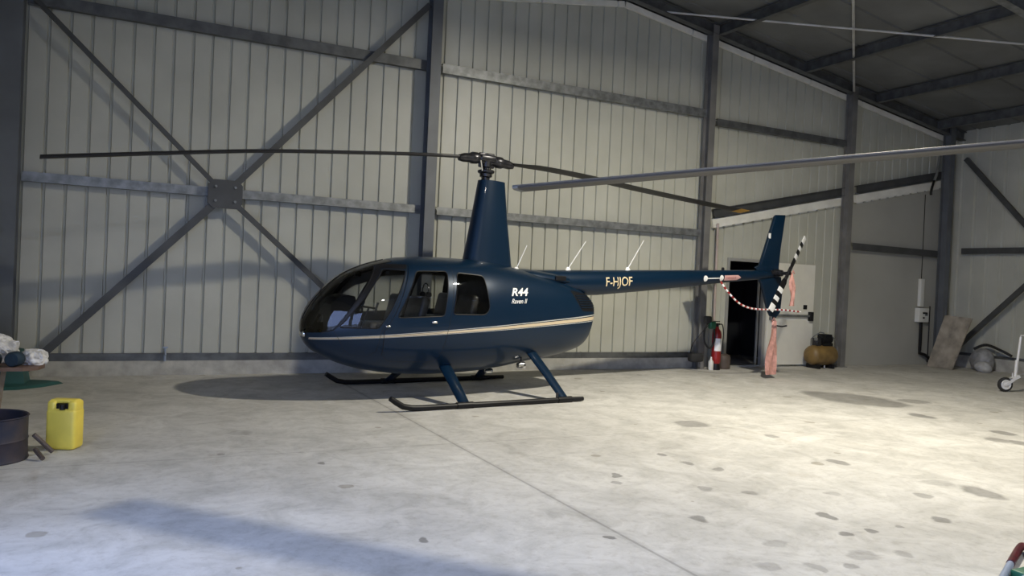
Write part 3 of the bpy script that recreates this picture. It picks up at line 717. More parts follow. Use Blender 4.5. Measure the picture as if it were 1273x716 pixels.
# warning arrow on the boom, with two white discs and a line
dec = MB(); yb = lambda s_: -(np.interp(s_, [p[0] for p in bmb], [p[1] for p in bmb]) + .002)
def bsurf(s_, z):
    r = float(np.interp(s_, [p[0] for p in bmb], [p[1] for p in bmb])); zc = 1.655 + .043 * s_ - r
    return V((s_, -math.sqrt(max(.0001, r * r - (z - zc)**2)) - .003, z))
def disc(cx, cz, r):
    L = [bsurf(cx + r * math.cos(a), cz + r * math.sin(a)) for a in [2 * PI * k / 14 for k in range(14)]]; Mi = [bsurf(cx + .55 * r * math.cos(a), cz + .55 * r * math.sin(a)) for a in [2 * PI * k / 14 for k in range(14)]]
    dec.add(L + Mi + [bsurf(cx, cz)], [[k, (k + 1) % 14, 14 + (k + 1) % 14, 14 + k] for k in range(14)] + [[14 + k, 14 + (k + 1) % 14, 28] for k in range(14)])
zd = lambda s_: 1.70 + .055 * (s_ - 4.2)
disc(4.17, zd(4.17), .050); disc(4.56, zd(4.56), .050)
dec.add([bsurf(4.2, zd(4.2) - .008), bsurf(4.56, zd(4.56) - .008), bsurf(4.56, zd(4.56) + .008), bsurf(4.2, zd(4.2) + .008)], [[0, 1, 2, 3]])
dec.cur = 1; ar = [(4.63, -.043), (4.97, -.043), (5.05, 0), (4.97, .043), (4.63, .043)]
rows = [-.043 + .086 * k / 6 for k in range(7)]
dec.add([bsurf(a, zd(a) + z_) for z_ in rows for a in (4.63, 4.80, 5.05 - .08 * abs(z_) / .043)], [[k * 3 + j, k * 3 + j + 1, k * 3 + j + 4, k * 3 + j + 3] for k in range(6) for j in range(2)])
do = dec.build('warning_decal', ['white', 'pale_pink'], root); do['label'] = 'pale arrow reading DANGER with white discs'
def letter(txt, name, size, s0_, z0, dsl, fn, mt_, par, shear=0, offset=0, sx=1, spacing=1.0):
    me = text_mesh(txt, size, shear, offset, spacing, sx); me.materials.clear(); me.materials.append(M[mt_])
    bm_ = bmesh.new(); bm_.from_mesh(me); bmesh.ops.subdivide_edges(bm_, edges=[e for e in bm_.edges if e.calc_length() > .02], cuts=3); bm_.to_mesh(me); bm_.free()
    for v in me.vertices:
        s_ = s0_ + v.co.x; z = z0 + v.co.y + dsl * v.co.x; v.co = fn(s_, z)
    o = bpy.data.objects.new(name, me); C.objects.link(o); o.parent = par; return o
hfn = lambda s_, z: surf(s_, z, -1, .006)
letter('DANGER', 'warning_lettering', .060, 4.67, zd(4.67) - .021, .055, lambda s_, z: bsurf(s_, z) + V((0, -.004, 0)), 'red', do, sx=1.05, offset=-.001)
letter('F-HJOF', 'registration_lettering', .19, 2.02, 1.505, .055, bsurf, 'gold', root, offset=.001, sx=.92)
letter('R44', 'model_lettering', .14, .12, 1.335, .02, hfn, 'white', root, shear=.35, offset=.004, sx=1.25)
letter('Raven II', 'script_lettering', .085, .11, 1.235, .02, hfn, 'white', root, shear=.45, offset=.0008, sx=.95)
# antennas
for (s_, z_, s2, z2) in ((.56, 1.67, .72, 2.03), (1.46, 1.71, 1.76, 2.15), (2.60, 1.76, 2.90, 2.24)):
    an = MB(); an.loft([[V((s_ + a * k, b_ * k, z_ + h)) for a, b_ in ((-.05, 0), (-.02, .018), (.04, .012), (.05, 0), (.04, -.012), (-.02, -.018))] for k, h in ((1, .0), (.9, .02), (.45, .05))])
    an.tube([(s_, 0, z_ + .03), (s2, 0, z2)], [.008, .005], 6); an.build('antenna', 'white', root, True)
# skids and legs
for sg in (-1, 1):
    y_ = sg * 1.09; x0_, x1_ = (-1.76, .97) if sg < 0 else (-1.72, 1.12)
    pts = [(x0_, y_, .16), (x0_ + .07, y_, .115), (x0_ + .16, y_, .062), (x0_ + .27, y_, .040), (x0_ + .4, y_, .035)] + [(x0_ + .4 + (x1_ - x0_ - .4) * k / 8, y_, .035) for k in range(1, 9)]
    sk_ = MB().tube(pts, [.030] + [.034] * (len(pts) - 2) + [.028], 12).build('landing_skid', 'black', root, True)
    for (xt, xb, zt_) in ((-.72, -.80, .44), (.62, .67, .56)):
        yt = sg * .38
        MB().tube([(xt, yt, zt_), (xt * .5 + xb * .5, (yt + y_) / 2 , zt_ / 2 + .03), (xb, y_ - sg * .01, .05)], [.085, .078, .07], 14, flat=.42, upv=(0, 0, 1)).build('skid_leg', 'navy_plain', root, True)
        MB().tube([(xb - .11, y_, .036), (xb + .11, y_, .036)], .042, 12).build('leg_clamp', 'black', sk_, True)
    MB().tube([(x1_ - .42, y_, .06), (x1_ - .42, y_, .13)], .016, 8).build('wheel_pin', 'gear', sk_, True)
for cx, cy_, cz, r in ((.45, -.38, .38, .05), (.18, .0, .26, .04)):
    MB().lathe([(0, -.06), (r * .7, -.05), (r, 0), (r, .05), (0, .06)], (cx, cy_, cz + .02), 'x', 14).build('belly_light', 'chrome', root, True)
    MB().tube([(cx, cy_, cz + .05), (cx, cy_, cz + .14)], .01, 6).build('light_bracket', 'black', root)
MB().lathe([(0, 0), (.022, .0), (.022, .02), (0, .025)], (-.95, -.50, .55), 'y', 10).build('fuel_cap', 'chrome', root, True)
MB().lathe([(0, 0), (.02, .0), (.02, .02), (0, .025)], (.3, -hw(.3, 1.12) - .0, 1.12), 'y', 10).build('fuel_cap', 'navy_plain', root, True)
# rotor hub
az = math.radians(5.8) - TH
Ra = Matrix.Rotation(az, 4, 'Z')
hub = MB(); hub.lathe([(.0, 2.80), (.055, 2.80), (.055, 2.90), (.085, 2.91), (.085, 2.95), (.05, 2.96), (.045, 3.03), (.07, 3.04), (.07, 3.2), (.04, 3.215), (0, 3.22)], (0, 0, 0), 'z', 18)
hb = hub.build('rotor_hub', 'gear', root, True)
yk = MB(); yk.box((-.21, -.05, 3.08), (.21, .05, 3.17), Ra, bev=.02); yk.box((-.13, -.075, 3.105), (.13, .075, 3.20), Ra, bev=.03); yk.box((-.12, -.02, 3.03), (.12, .02, 3.23), Ra, bev=.015); yk.build('hub_yoke', 'gear', hb, True)
sw = MB(); sw.lathe([(.0, 2.955), (.10, 2.955), (.115, 2.97), (.115, 2.99), (.10, 3.0), (0, 3.0)], (0, 0, 0), 'z', 18); sw.build('swashplate', 'gear', hb, True)
for sg in (1, -1):
    for (px0, py0) in ((.09 * sg, .06 * sg), ):
        MB().tube([Ra @ V((px0, py0, 2.98)), Ra @ V((px0 * 1.6, py0 * 1.7, 3.11))], .010, 6).build('pitch_link', 'chrome', hb, True)
    zg = 3.125 if sg > 0 else 3.145
    gp_ = MB(); gp_.lathe([(0, .10), (.055, .10), (.078, .15), (.080, .23), (.062, .26), (.060, .35), (.042, .42), (.0, .43)], (0, 0, 0), 'x', 14)
    o = gp_.build('blade_grip', 'gear', hb, True)
    for v in o.data.vertices:
        p = V((v.co.x * sg, v.co.y, v.co.z + zg - .10 * max(0, v.co.x - .2))); v.co = Ra @ p
    bl_ = MB(); bl_.box((.17, -.075, -.02), (.22, .075, .02)) ; o = bl_.build('grip_bolt', 'chrome', hb)
    for v in o.data.vertices: v.co = Ra @ V((v.co.x * sg, v.co.y, v.co.z + zg))
def make_blade(par, angle, R_, zs, mt_, tip_mt, z0, chord=.25, pitch=3.0, tip_len=.22, root_r=.38, th0=.024, edge=()):
    xs_, dz_ = zip(*zs); fz = pchip(np.array(xs_), np.array(dz_)); A = Matrix.Rotation(angle, 4, 'Z'); ca, sa = math.cos(math.radians(pitch)), math.sin(math.radians(pitch))
    def sec(r):
        c = chord if r > root_r + .35 else chord * (.35 + .65 * max(0, (r - root_r)) / .35); th_ = th0
        L = [(-.30, 0), (-.27, .6), (-.12, 1.0), (.15, .75), (.70, .04), (.70, -.04), (.15, -.6), (-.12, -.9), (-.27, -.6)]
        return [A @ V((r, -(a * c) * ca + b_ * th_ * sa, z0 + fz(r) + (a * c) * sa + b_ * th_ * ca)) for a, b_ in L]
    n = 40; R1 = R_ - tip_len; rs = [root_r + (R1 - root_r) * k / n for k in range(n + 1)] + [R1]
    if root_r + .35 < R1: rs = sorted(set(rs + [root_r + .35]))
    mb = MB().loft([sec(r) for r in sorted(set(rs))])
    for q in range(len(mb.mi)): mb.mi[q] = 1 if q % 9 in edge and q < len(mb.mi) - 2 else 0
    o = mb.build('rotor_blade', [mt_, 'edge_steel'], par, True)
    tp = MB().loft([sec(R1), sec(R_ - .02), sec(R_)]).build('blade_tip', tip_mt, o, True)
    return o
b1 = make_blade(root, az, 5.03, [(.3, -.055), (.8, -.058), (1.28, -.075), (2.81, -.185), (5.1, -.325)], 'blade', 'yellow_tip', 3.18); b1['label'] = 'right rotor blade with a mustard tip'
b2 = make_blade(root, az + PI, 5.15, [(.25, -.035), (1.0, -.09), (1.77, -.165), (2.94, -.29), (4.04, -.45), (5.2, -.63)], 'blade', 'blade', 3.18)

def copy_tree(o, parent=None, skip=()):
    c = o.copy(); C.objects.link(c); c.parent = parent
    for ch in list(o.children):
        if ch.name.split('.')[0] not in skip: copy_tree(ch, c, skip)
    return c
# second helicopter, standing just outside the frame; its blade reaches across
root2 = copy_tree(root, None, ('rotor_blade', 'blade_tip'))
TIP = V((2.823, 5.663, 2.282)); EDG = V((5.402, 3.221, 2.62)); u2 = (EDG - TIP); L2 = V((u2.x, u2.y)).length; slope = u2.z / L2; dh = V((u2.x, u2.y, 0)).normalized()
hub2 = TIP + dh * 5.03; zh = TIP.z + slope * 5.03
sc2 = zh / 3.14; th2 = math.radians(20.3)
root2.location = (hub2.x, hub2.y, 0); root2.rotation_euler = (0, 0, th2); root2.scale = (sc2,) * 3
tag(root2, 'second helicopter out of frame whose long grey rotor blade crosses the picture from the right', 'helicopter')
az2 = math.atan2(-dh.y, -dh.x) - th2
sl2 = slope
o = make_blade(root2, az2, 5.03 / sc2, [(.3, -sl2 * .3), (2.5, -sl2 * 2.5), (5.03 / sc2, -sl2 * 5.03 / sc2)], 'blade_grey', 'galv', zh / sc2, chord=.25 / sc2, pitch=-3, tip_len=.05, th0=.024, edge=(0, 1)); o['label'] = 'long grey blade reaching in from the right edge'
o = make_blade(root2, az2 + PI, 5.03 / sc2, [(.3, sl2 * .3), (2.5, sl2 * 2.2), (5.03 / sc2, sl2 * 4.4)], 'blade_grey', 'white', zh / sc2, chord=.25 / sc2, pitch=-3, tip_len=.06, th0=.024, edge=(0, 1))

HM = Matrix.Translation(HB) @ Matrix.Rotation(TH, 4, 'Z')
# striped strap and pink streamers on the tail
def world(p): return HM @ V(p)
sp = [(4.53, -.12, 1.66), (4.62, -.2, 1.50), (4.80, -.27, 1.33), (5.02, -.3, 1.25), (5.3, -.3, 1.225), (5.60, -.3, 1.225), (5.9, -.32, 1.225), (6.15, -.34, 1.21), (6.32, -.35, 1.20)]
def spline(pts, n):
    pts = [V(p) for p in pts]; out = []
    for i in range(len(pts) - 1):
        p0 = pts[max(i - 1, 0)]; p1 = pts[i]; p2 = pts[i + 1]; p3 = pts[min(i + 2, len(pts) - 1)]
        for k in range(n):
            t = k / n; out.append(.5 * ((2 * p1) + (p2 - p0) * t + (2 * p0 - 5 * p1 + 4 * p2 - p3) * t * t + (3 * p1 - p0 - 3 * p2 + p3) * t**3))
    return out + [pts[-1]]
pts = [world(p) for p in spline(sp, 6)]
# resample evenly for the stripes
ds = [0]
for a, bb in zip(pts, pts[1:]): ds.append(ds[-1] + (bb - a).length)
tot = ds[-1]; n = 40; ev = []
for k in range(n + 1):
    t = tot * k / n; i = min(max(int(np.searchsorted(ds, t)) - 1, 0), len(pts) - 2); ev.append(pts[i].lerp(pts[i + 1], (t - ds[i]) / max(1e-9, ds[i + 1] - ds[i])))
st = MB()
for k in range(n): st.cur = k % 2; st.tube(ev[k:k + 2], .016, 8)
o = st.build('striped_strap', ['red', 'white'], None, True); recenter(o, world((5.9, -.32, 1.225))); tag(o, 'red and white striped tie-down strap hanging from the tail boom past the lower fin', 'strap')
def streamer(top, L_, w0, w1, label, seed):
    r_ = random.Random(seed); rows = 18; vs = []; fs = []
    for j in range(rows + 1):
        t = j / rows; w = w0 + (w1 - w0) * min(1, t * 2); sw_ = .02 * math.sin(t * 5 + seed)
        for i in range(5):
            q = i / 4 - .5; vs.append(world(V(top) + V((q * w + sw_ + .02 * t * (seed % 3 - 1), .018 * math.sin(q * 9 + t * 7 + seed), -L_ * t))))
    for j in range(rows):
        for i in range(4): a = j * 5 + i; fs.append([a, a + 1, a + 6, a + 5])
    mb = MB(); mb.add(vs + [v + V((0, .004, 0)) for v in vs], fs + [[k + len(vs) for k in f][::-1] for f in fs]); mb.tube([world(V(top) + V((-w0 * .5, 0, .0))), world(V(top) + V((0, .0, .05))), world(V(top) + V((w0 * .5, 0, 0)))], .012, 6)
    o = mb.build('warning_streamer', 'pink', None, True); recenter(o, world(top)); tag(o, label, 'streamer', 'pink streamers on the helicopter tail')
streamer((6.02, -.39, 1.86), .56, .07, .14, 'short pink cloth streamer tied to the tail rotor hub', 4)
streamer((6.0, -.05, 1.02), .95, .09, .27, 'long pink cloth streamer hanging from the tail skid almost to the floor', 7)

# ------------------------------------------------------------------ things by the gable wall
# fire extinguisher
e = empty('fire_extinguisher', (10.22, D - .38, 0), 'red fire extinguisher with a white label standing against the column', 'fire extinguisher')
MB().lathe([(0, .12), (.07, .12), (.085, .15), (.088, .22), (.088, .66), (.075, .73), (.035, .78), (.03, .82), (0, .82)], (0, 0, 0), 'z', 24).build('cylinder_body', 'red', e, True)
MB().lathe([(.0, 0), (.085, 0), (.09, .02), (.07, .12), (.0, .12)], (0, 0, 0), 'z', 20).build('base_ring', 'black', e, True)
lb = MB()
lb.add([(.0905 * math.cos(a), .0905 * math.sin(a), z) for z in (.36, .60) for a in [math.radians(205 + 10 * k) for k in range(12)]], [[k, k + 1, 13 + k, 12 + k] for k in range(11)]); lb.build('paper_label', 'white', e, True)
MB().box((-.02, -.02, .80), (.02, .02, .87), bev=.004).box((-.11, -.012, .87), (.05, .012, .885)).box((-.10, -.012, .91), (.05, .012, .925)).build('valve_handle', 'black', e)
MB().tube(spline([(.02, 0, .85), (.10, -.02, .86), (.13, -.03, .7), (.12, -.03, .45), (.11, -.03, .3)], 5), .011, 8).build('hose', 'black', e, True)
# hose and cables on the column
e = empty('cable_bundle', (9.97, D - .45, 0), 'black cables and green plug hanging in loops on the column', 'cable')
MB().tube(spline([(.0, 0, .92), (-.12, -.02, .80), (-.13, -.03, .55), (0, -.03, .42), (.11, -.02, .55), (.10, -.01, .80), (.02, 0, .92)], 6), .018, 8).build('cable_loop', 'rubber', e, True)
MB().tube(spline([(-.02, 0, .85), (-.30, .04, .55), (-.38, .05, .35), (-.36, .06, .22)], 6), .008, 6).build('thin_cable', 'rubber', e, True)
MB().box((-.14, -.05, .88), (.02, .03, 1.02), bev=.03).build('reel_handle', 'rubber', e, True)
MB().box((-.02, -.05, .78), (.12, .03, .92), bev=.02).build('plug', 'green_plastic', e, True)
MB().box((-.42, -.04, .16), (-.12, .10, .32), bev=.04).build('tool_head', 'rubber', e, True)
o = MB().tube([(10.36, D - .12, 0), (10.36, D - .12, .85), (10.34, D - .12, 2.8)], .025, 10).build('wall_pipe', 'conduit', None, True); recenter(o, (10.36, D - .12, 0)); tag(o, 'thin pinkish pipe running up the wall right of the extinguisher', 'pipe')
o = MB().lathe([(0, 0), (.045, 0), (.05, .02), (.05, .16), (.02, .2), (.018, .25), (0, .25)], (0, 0, 0), 'z', 14).build('plastic_bottle', 'plastic_white', None, True); o.location = (10.07, D - .42, 0); tag(o, 'small white plastic bottle at the foot of the column', 'bottle')
o = MB().lathe([(0, 0), (.12, 0), (.135, .02), (.135, .22), (.125, .26), (.06, .29), (0, .29)], (0, 0, 0), 'z', 20).build('metal_canister', 'brown', None, True); o.location = (10.52, D - .25, 0); tag(o, 'squat brown canister on the floor left of the dark doorway', 'canister')
# compressor
e = empty('air_compressor', (13.0, D - .38, 0), 'brown tank air compressor with a black motor beside the white door', 'compressor')
MB().lathe([(0, -.36), (.10, -.35), (.17, -.31), (.20, -.25), (.205, 0), (.20, .25), (.17, .31), (.10, .35), (0, .36)], (0, 0, .27), 'x', 28).build('tank', 'tank', e, True)
mo = MB(); mo.lathe([(0, -.14), (.085, -.14), (.10, -.11), (.10, .10), (.08, .15), (0, .15)], (.10, 0, .60), 'x', 20); mo.box((-.02, -.08, .46), (.24, .08, .52)); [mo.box((-.01 + .035 * k, -.105, .52), (.0 + .035 * k, .105, .70)) for k in range(6)]
mo.build('motor', 'black', e, True)
MB().box((-.20, -.07, .46), (-.08, .07, .62), bev=.01).build('pump_head', 'gear', e, True)
MB().lathe([(0, -.02), (.035, -.02), (.035, .02), (0, .02)], (-.22, -.05, .60), 'y', 14).build('pressure_gauge', 'galv', e, True)
MB().tube([(-.30, 0, .47), (-.30, 0, .60), (-.22, 0, .66), (-.05, 0, .74), (.06, 0, .72)], .012, 8).build('air_pipe', 'galv', e, True)
MB().tube(spline([(.22, 0, .66), (.34, -.04, .60), (.40, -.06, .40), (.40, -.06, .12)], 5), .010, 8).build('air_hose', 'galv', e, True)
for sx in (-.2, .2): 
    MB().box((sx - .03, -.16, 0), (sx + .03, .16, .09)).build('tank_foot', 'black', e)
MB().lathe([(0, 0), (.02, 0), (.02, .05), (0, .05)], (0, -.10, .02), 'z', 10).build('drain_valve', 'chrome', e, True)
# switch box with duct above and pipe below
e = empty('switch_box', (16.52, D, 1.15), 'white electrical switch box on the grey wall left of the corner column', 'switch box')
MB().box((-.17, -.12, -.17), (.17, 0, .15), bev=.01).build('enclosure', 'plastic_white', e, True)
MB().box((-.05, -.135, .02), (.08, -.119, .06)).build('switch', 'black', e); MB().box((-.04, -.135, -.09), (.0, -.119, -.05)).build('socket', 'black', e); MB().box((.03, -.13, -.02), (.11, -.119, .05)).build('switch', 'galv_dark', e)
MB().box((-.10, -.07, .18), (.04, 0, .82), bev=.008).build('cable_duct', 'plastic_white', e, True)
MB().tube([(-.04, -.03, .80), (-.04, -.03, 1.4), (-.05, -.03, 2.75)], .008, 6).build('supply_cable', 'black', e)
MB().tube([(.0, -.05, -.16), (.0, -.05, -.80), (-.02, -.06, -.88), (.12, -.10, -.92), (.22, -.12, -.98), (.3, -.2, -1.1)], .035, 8).build('drain_pipe', 'black', e, True)
MB().tube([(.31, -.03, -1.1), (.31, -.03, .2)], .012, 6).build('thin_pipe', 'black', e, True)
# hanging cable at corner
e = MB(); e.cur = 0; e.tube([(16.64, D - .25, 5.0), (16.52, D - .25, 4.35), (16.46, D - .24, 4.20)], .03, 8); e.cur = 1; e.tube(spline([(16.46, D - .24, 4.20), (16.40, D - .26, 4.12), (16.33, D - .27, 3.95), (16.33, D - .27, 3.86)], 4), .028, 8)
o = e.build('hanging_cable', ['galv', 'black'], None, True); recenter(o, (16.64, D - .25, 5.0)); tag(o, 'grey cable with a black end dangling near the top of the corner column', 'cable')
# tap on wall foot
e = MB(); e.tube([(0, 0, .0), (0, 0, .18)], .016, 8); e.tube([(0, 0, .12), (0, -.06, .12), (0, -.08, .09)], .014, 8); e.box((-.035, -.02, .18), (.035, .02, .20))
o = e.build('water_tap', 'pale_blue', None, True); o.location = (.63, D - .13, .20); tag(o, 'small pale tap fixed above the curb of the left wall bay', 'tap')

# leaning board
def pix_y(px, py, y_):
    d = cam_right * (px - 636.5) + cam_down * (py - 358) + cam_fwd * F
    t = y_ / d.y; return V((d.x * t, y_, H + d.z * t))
BL, BR = V((*floorpt(1153, 455.5), 0)), V((*floorpt(1184, 460), 0)); TL_ = pix_y(1176, 392, 11.42); TR_ = TL_ + (BR - BL) * 1.05 + V((0, 0, -.03))
pn = (BR - BL).cross(TL_ - BL).normalized()
e = MB()
if pn.x > 0: pn = -pn
e.add([BL, BR, TR_, TL_, BL + pn * .03, BR + pn * .03, TR_ + pn * .03, TL_ + pn * .03], [[0, 1, 2, 3], [4, 5, 6, 7], [0, 1, 5, 4], [1, 2, 6, 5], [2, 3, 7, 6], [3, 0, 4, 7]])
o = e.build('plywood_board', 'ply'); recenter(o, BL); tag(o, 'weathered plywood board leaning against the corner of the right wall', 'board')
def blob(name, c, r, mt_, label, cat, seed, grp=None, squash=.8):
    bm_ = bmesh.new(); bmesh.ops.create_icosphere(bm_, subdivisions=4, radius=1); rr = random.Random(seed); offs = [(V((rr.uniform(-1, 1), rr.uniform(-1, 1), rr.uniform(-1, 1))).normalized(), rr.uniform(-.18, .22)) for _ in range(14)]
    for v in bm_.verts:
        d_ = v.co.normalized(); k = 1 + sum(a * max(0, d_.dot(n_))**6 for n_, a in offs) + .03 * math.sin(d_.x * 17 + seed) * math.sin(d_.z * 13)
        v.co = V((d_.x * r[0], d_.y * r[1], d_.z * r[2])) * k; v.co.z = max(v.co.z, -r[2] * squash)
    from mathutils import noise as mn
    if mt_ == 'cloth':
        bmesh.ops.subdivide_edges(bm_, edges=bm_.edges[:], cuts=1, use_grid_fill=True)
        for v in bm_.verts:
            p = v.co * 9 + V((seed, 0, 0)); k = 1 + .35 * abs(mn.noise(p)) + .16 * abs(mn.noise(p * 2.3)) - .12
            v.co = V((v.co.x * k, v.co.y * k, max(v.co.z * (k + .05), -r[2] * squash)))
    me = bpy.data.meshes.new(name); bm_.to_mesh(me); bm_.free(); me.materials.append(M[mt_]); me.polygons.foreach_set('use_smooth', [mt_ != 'cloth'] * len(me.polygons))
    for v in me.vertices: v.co.z += r[2] * squash
    o = bpy.data.objects.new(name, me); C.objects.link(o); o.location = c; tag(o, label, cat, grp); return o
blob('plastic_sack', (17.02, 10.78, 0), (.18, .22, .27), 'sack', 'grey plastic sack slumped behind the leaning board', 'sack', 3)
blob('plastic_sack', (16.70, 10.55, 0), (.14, .15, .12), 'sack_pale', 'small pale sack on the floor in front of the grey sack', 'sack', 5)
e = MB(); e.tube(spline([(17.18, 11.1, .45), (17.22, 10.85, .56), (17.22, 10.5, .46), (17.24, 10.3, .37)], 6), .03, 8); o = e.build('black_hose', 'rubber', None, True); recenter(o, (17.1, 10.75, .5)); tag(o, 'black hose lying over the grey sack beside the wall', 'hose')
e = MB(); e.tube(spline([(17.36, 9.92, .345), (17.33, 9.98, .45), (17.33, 9.80, .53), (17.36, 9.6, .55), (17.36, 9.4, .53), (17.36, 9.3, .40), (17.36, 9.2, .35)], 6), .03, 8); o = e.build('black_hose', 'rubber', None, True); recenter(o, (17.2, 9.8, .4)); tag(o, 'curled black hose on the curb of the right wall behind the jockey wheel', 'hose')
# trailer jockey wheel
jp = floorpt(1249, 487); e = empty('trailer_jockey_wheel', (jp[0], jp[1], 0), 'silver jockey wheel stand with a black tyre at the right edge', 'jockey wheel')
ax = V((.448, .894, 0)); rt = V((.894, -.448, 0))
def rel(a, z, d_=0): return rt * a + ax * d_ + V((0, 0, z))
T = Matrix(((ax.x, rt.x, 0, 0), (ax.y, rt.y, 0, 0), (0, 0, 1, .125), (0, 0, 0, 1)))
w = MB(); w.lathe([(.075, -.03), (.10, -.032), (.12, -.024), (.127, 0), (.12, .024), (.10, .032), (.075, .03)], (0, 0, 0), 'x', 28); w.v = [tuple(T @ V(p)) for p in w.v]; w.build('tyre', 'rubber', e, True)
w = MB(); w.lathe([(0, -.045), (.03, -.045), (.035, -.034), (.065, -.034), (.078, -.040), (.085, -.034), (.085, .034), (.078, .040), (.065, .034), (.035, .034), (.03, .045), (0, .045)], (0, 0, 0), 'x', 24); w.v = [tuple(T @ V(p)) for p in w.v]; w.build('wheel_rim', 'silver', e, True)
f_ = MB(); [f_.beam(rel(0, .125, q), rel(.17, .26, q), .012, .045) for q in (-.045, .045)]; f_.beam(rel(.10, .22), rel(.22, .28), .10, .05); f_.tube([rel(.0, .125, -.055), rel(0, .125, .055)], .012, 8); f_.build('fork', 'silver', e)
tb = MB(); tb.tube([rel(.17, .26), rel(.225, .95)], .020, 12); tb.tube([rel(.165, .24), rel(.18, .55)], .027, 12); tb.build('jack_tube', 'silver', e, True)
MB().tube([rel(.225, .95), rel(.226, .98), rel(.33, .975), rel(.335, 1.04)], .010, 8).build('crank_handle', 'silver', e, True)
MB().tube([rel(.335, 1.0), rel(.337, 1.10)], .017, 8).build('crank_grip', 'black', e, True)
MB().tube([rel(.12, .26), rel(.115, .33)], .008, 6).build('lock_pin', 'silver', e)
# tow bar handle lower right
gb = V((*floorpt(1256, 706), 0)); e = empty('tow_bar', gb, 'pale blue tow bar with a dark red rubber grip in the lower right corner', 'tow bar')
fp = lambda px, py, z=.03: V((*floorpt(px, py), z)) - gb
MB().tube([fp(1206, 800, .024), fp(1240, 735, .024), fp(1257, 705, .028)], .020, 12).build('bar', 'pale_blue', e, True)
MB().tube(spline([fp(1256, 707, .03), fp(1262, 697, .034), fp(1267, 689, .036), fp(1271, 686, .036), fp(1278, 690, .036), fp(1286, 702, .034)], 4), .023, 14).build('rubber_grip', 'maroon', e, True)
MB().tube([fp(1285, 701, .028), fp(1270, 735, .024), fp(1236, 800, .024)], .020, 12).build('side_bar', 'pale_blue', e, True)
MB().box(tuple(fp(1266, 722, 0) - V((.0, .04, 0))), tuple(fp(1266, 722, 0) + V((.16, .05, .05))), bev=.012).build('cross_piece', 'green_plastic', e, True)

# ------------------------------------------------------------------ left corner things
# jerrycan
e = empty('jerrycan', (-.34, 7.40, 0), 'yellow plastic jerrycan standing on the floor beside the burnt drum', 'jerrycan', math.radians(-24))
jc = MB(); jc.box((-.118, -.085, 0), (.118, .085, .335), bev=.03); jc.build('can_body', 'yellow', e, True)
hd = MB(); hd.box((-.115, -.075, .30), (-.042, .075, .40), bev=.025); hd.box((.048, -.075, .30), (.115, .075, .40), bev=.025); hd.box((-.105, -.05, .375), (.105, .05, .408), bev=.015); hd.build('carry_handle', 'yellow', e, True)
MB().box((-.045, -.06, .33), (.05, .06, .376)).build('grip_shade', 'black', e)  # black block puts the shade of the hole under the handle into colour
MB().lathe([(0, .33), (.022, .33), (.022, .372), (.0, .374)], (.01, -.072, 0), 'z', 16).build('screw_cap', 'black', e, True)

# cut drum
dc = V((-.86, 7.13, 0)); e = empty('cut_steel_drum', dc, 'burnt brown half drum standing on the floor at the left edge', 'drum')
MB().lathe([(0, .0), (.29, .0), (.295, .01), (.29, .02), (.285, .15), (.29, .16), (.285, .17), (.285, .325), (.293, .333), (.285, .34), (.277, .333), (.277, .03), (0, .03)], (0, 0, 0), 'z', 40).build('drum_shell', 'drum', e, True)
MB().lathe([(0, .0), (.26, .0), (.24, .04), (.1, .07), (0, .075)], (0, 0, .03), 'z', 20).build('ash', 'black', e, True)
for k, (a, bb, z) in enumerate((((.2, .03), (.45, .06), .17), ((.22, -.06), (.40, -.17), .07))):
    o = MB().tube([dc + V((a[0] + .12, a[1], z)), dc + V((bb[0], bb[1], .02))], .018, 8).build('burnt_stick', 'brown', None, True); recenter(o, dc + V((bb[0], bb[1], 0))); tag(o, ['upper', 'lower'][k] + ' burnt stick between the half drum and the yellow jerrycan', 'stick')
# low table
e = empty('low_table', (-1.05, 8.9, 0), 'low brown table at the left edge carrying white rags', 'table')
tt = MB(); tz = .535
ring_ = [(-.55, -.40), (.30, -.40), (.42, -.33), (.46, -.15), (.44, .20), (.34, .36), (.2, .42), (-.55, .42)]
tt.loft([[V((x, y_, z)) for x, y_ in ring_] for z in (tz - .035, tz)]); tt.build('tabletop', 'wood', e)
for lx, ly in ((.10, -.05), (-.48, -.30), (-.48, .30)):
    MB().beam((lx - (.03 if lx > 0 else -.03), ly, 0), (lx + (.02 if lx > 0 else -.02), ly * .9, tz - .03), .04, .045, (0, 1, 0)).build('table_leg', 'wood_leg', e)
c = V((-1.16, 9.0, tz)); blob('white_rags', c, (.34, .24, .20), 'cloth', 'crumpled white rags heaped on the low table', 'cloth', 9, squash=.5)
o = blob('white_rags', V((-.70, 8.80, tz)), (.13, .15, .10), 'cloth', 'pointed end of white cloth at the right end of the low table', 'cloth', 12, squash=.5)
for k, (x, y_, r) in enumerate(((-1.0, 8.60, .065), (-.82, 8.58, .07))):
    o = MB().lathe([(0, -.07), (r * .8, -.07), (r, -.05), (r, .05), (r * .8, .07), (0, .07)], (0, 0, 0), 'y', 20).build('fabric_roll', 'navy_cloth', None, True); o.location = (x, y_, tz + r); o.rotation_euler = (0, 0, -.3)
    tag(o, ['dark blue fabric roll nearer the left picture edge on the low table', 'dark blue fabric roll at the right end of the rags on the low table'][k], 'fabric roll')
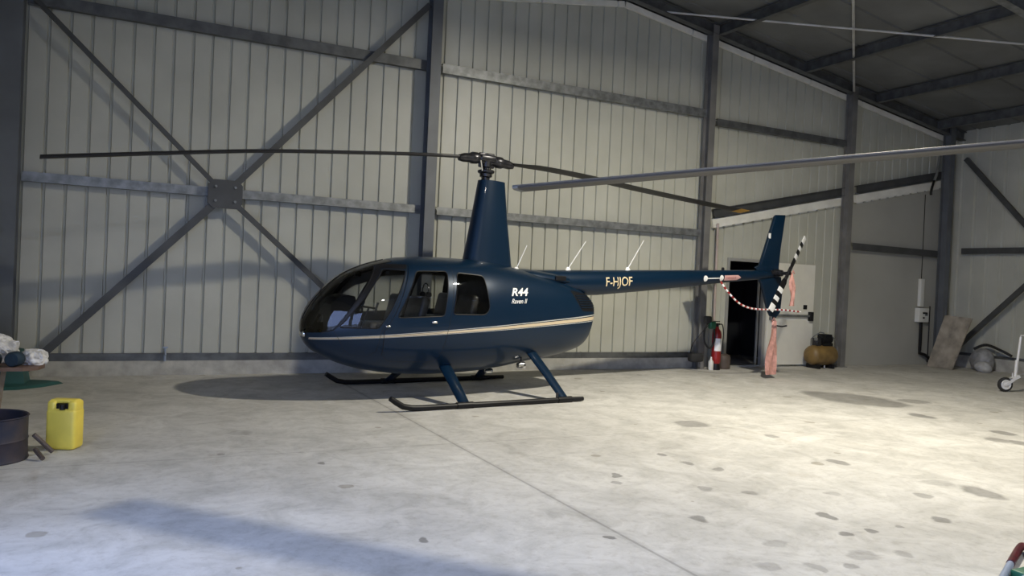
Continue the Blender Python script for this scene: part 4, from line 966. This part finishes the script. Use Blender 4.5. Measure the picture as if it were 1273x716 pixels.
# green tarp behind the table
e = MB()
e.loft([[V((-1.4, 11.1, 0)), V((-.95, 11.1, 0)), V((-1.02, 11.15, .40)), V((-1.4, 11.15, .50))], [V((-1.4, 11.45, 0)), V((-.92, 11.45, 0)), V((-1.0, 11.42, .42)), V((-1.4, 11.42, .50))]])
tv = [(-1.4, 10.7), (-1.0, 10.75), (-.75, 10.95), (-.55, 11.25), (-.72, 11.40), (-.95, 11.48), (-1.4, 11.5)]
e.loft([[V((x, y_, .0)) for x, y_ in tv], [V((-1.1 + (x + 1.1) * .9, 11.2 + (y_ - 11.2) * .9, .03)) for x, y_ in tv]])
o = e.build('green_tarpaulin', 'tarp'); recenter(o, (-1.1, 11.2, 0)); tag(o, 'dark green tarpaulin spread on the floor behind the low table', 'tarpaulin')

# ------------------------------------------------------------------ lamp and daylight
LP = V((7.2, 5.9, 5.75))
e = empty('floodlight', LP, 'flood lamp hanging from the roof above the picture', 'lamp')
MB().box((-.26, -.2, .02), (.26, .2, .12), bev=.02).build('housing', 'strip_lit', e, True)
MB().tube([(0, 0, .12), (0, 0, ZC(7.2) - LP.z)], .015, 8).build('hanger', 'galv', e)
ld = bpy.data.lights.new('floodlight_lamp', 'AREA'); ld.shape = 'DISK'; ld.size = .30; ld.energy = 670; ld.color = (1.0, .93, .78)
lo = bpy.data.objects.new('floodlight_lamp', ld); C.objects.link(lo); lo.location = LP; lo.rotation_euler = (0, 0, 0)
e = empty('floodlight', (3.2, -.6, 5.6), 'unseen fill lamp added behind the camera to brighten the near floor', 'lamp')  # lamp, housing and hanger added as fill light for the near floor
MB().box((-.30, -.3, .02), (.30, .3, .12), bev=.02).build('housing', 'strip_lit', e, True)
MB().tube([(0, 0, .12), (0, 0, ZC(3.2) - 5.6)], .015, 8).build('hanger', 'galv', e)
ld = bpy.data.lights.new('floodlight_lamp', 'AREA'); ld.shape = 'DISK'; ld.size = .5; ld.energy = 170; ld.color = (1.0, .97, .90)
lo = bpy.data.objects.new('floodlight_lamp', ld); C.objects.link(lo); lo.location = (3.2, -.6, 5.6)
w = bpy.data.worlds.new('evening sky'); bpy.context.scene.world = w; w.use_nodes = True
bgd = w.node_tree.nodes['Background']; bgd.inputs[0].default_value = (.40, .54, 1.0, 1); bgd.inputs[1].default_value = 6.3
sc = bpy.context.scene
sc.view_settings.view_transform = 'Standard'; sc.view_settings.look = 'None'; sc.view_settings.exposure = 0; sc.view_settings.gamma = 1; sc.view_settings.use_curve_mapping = False
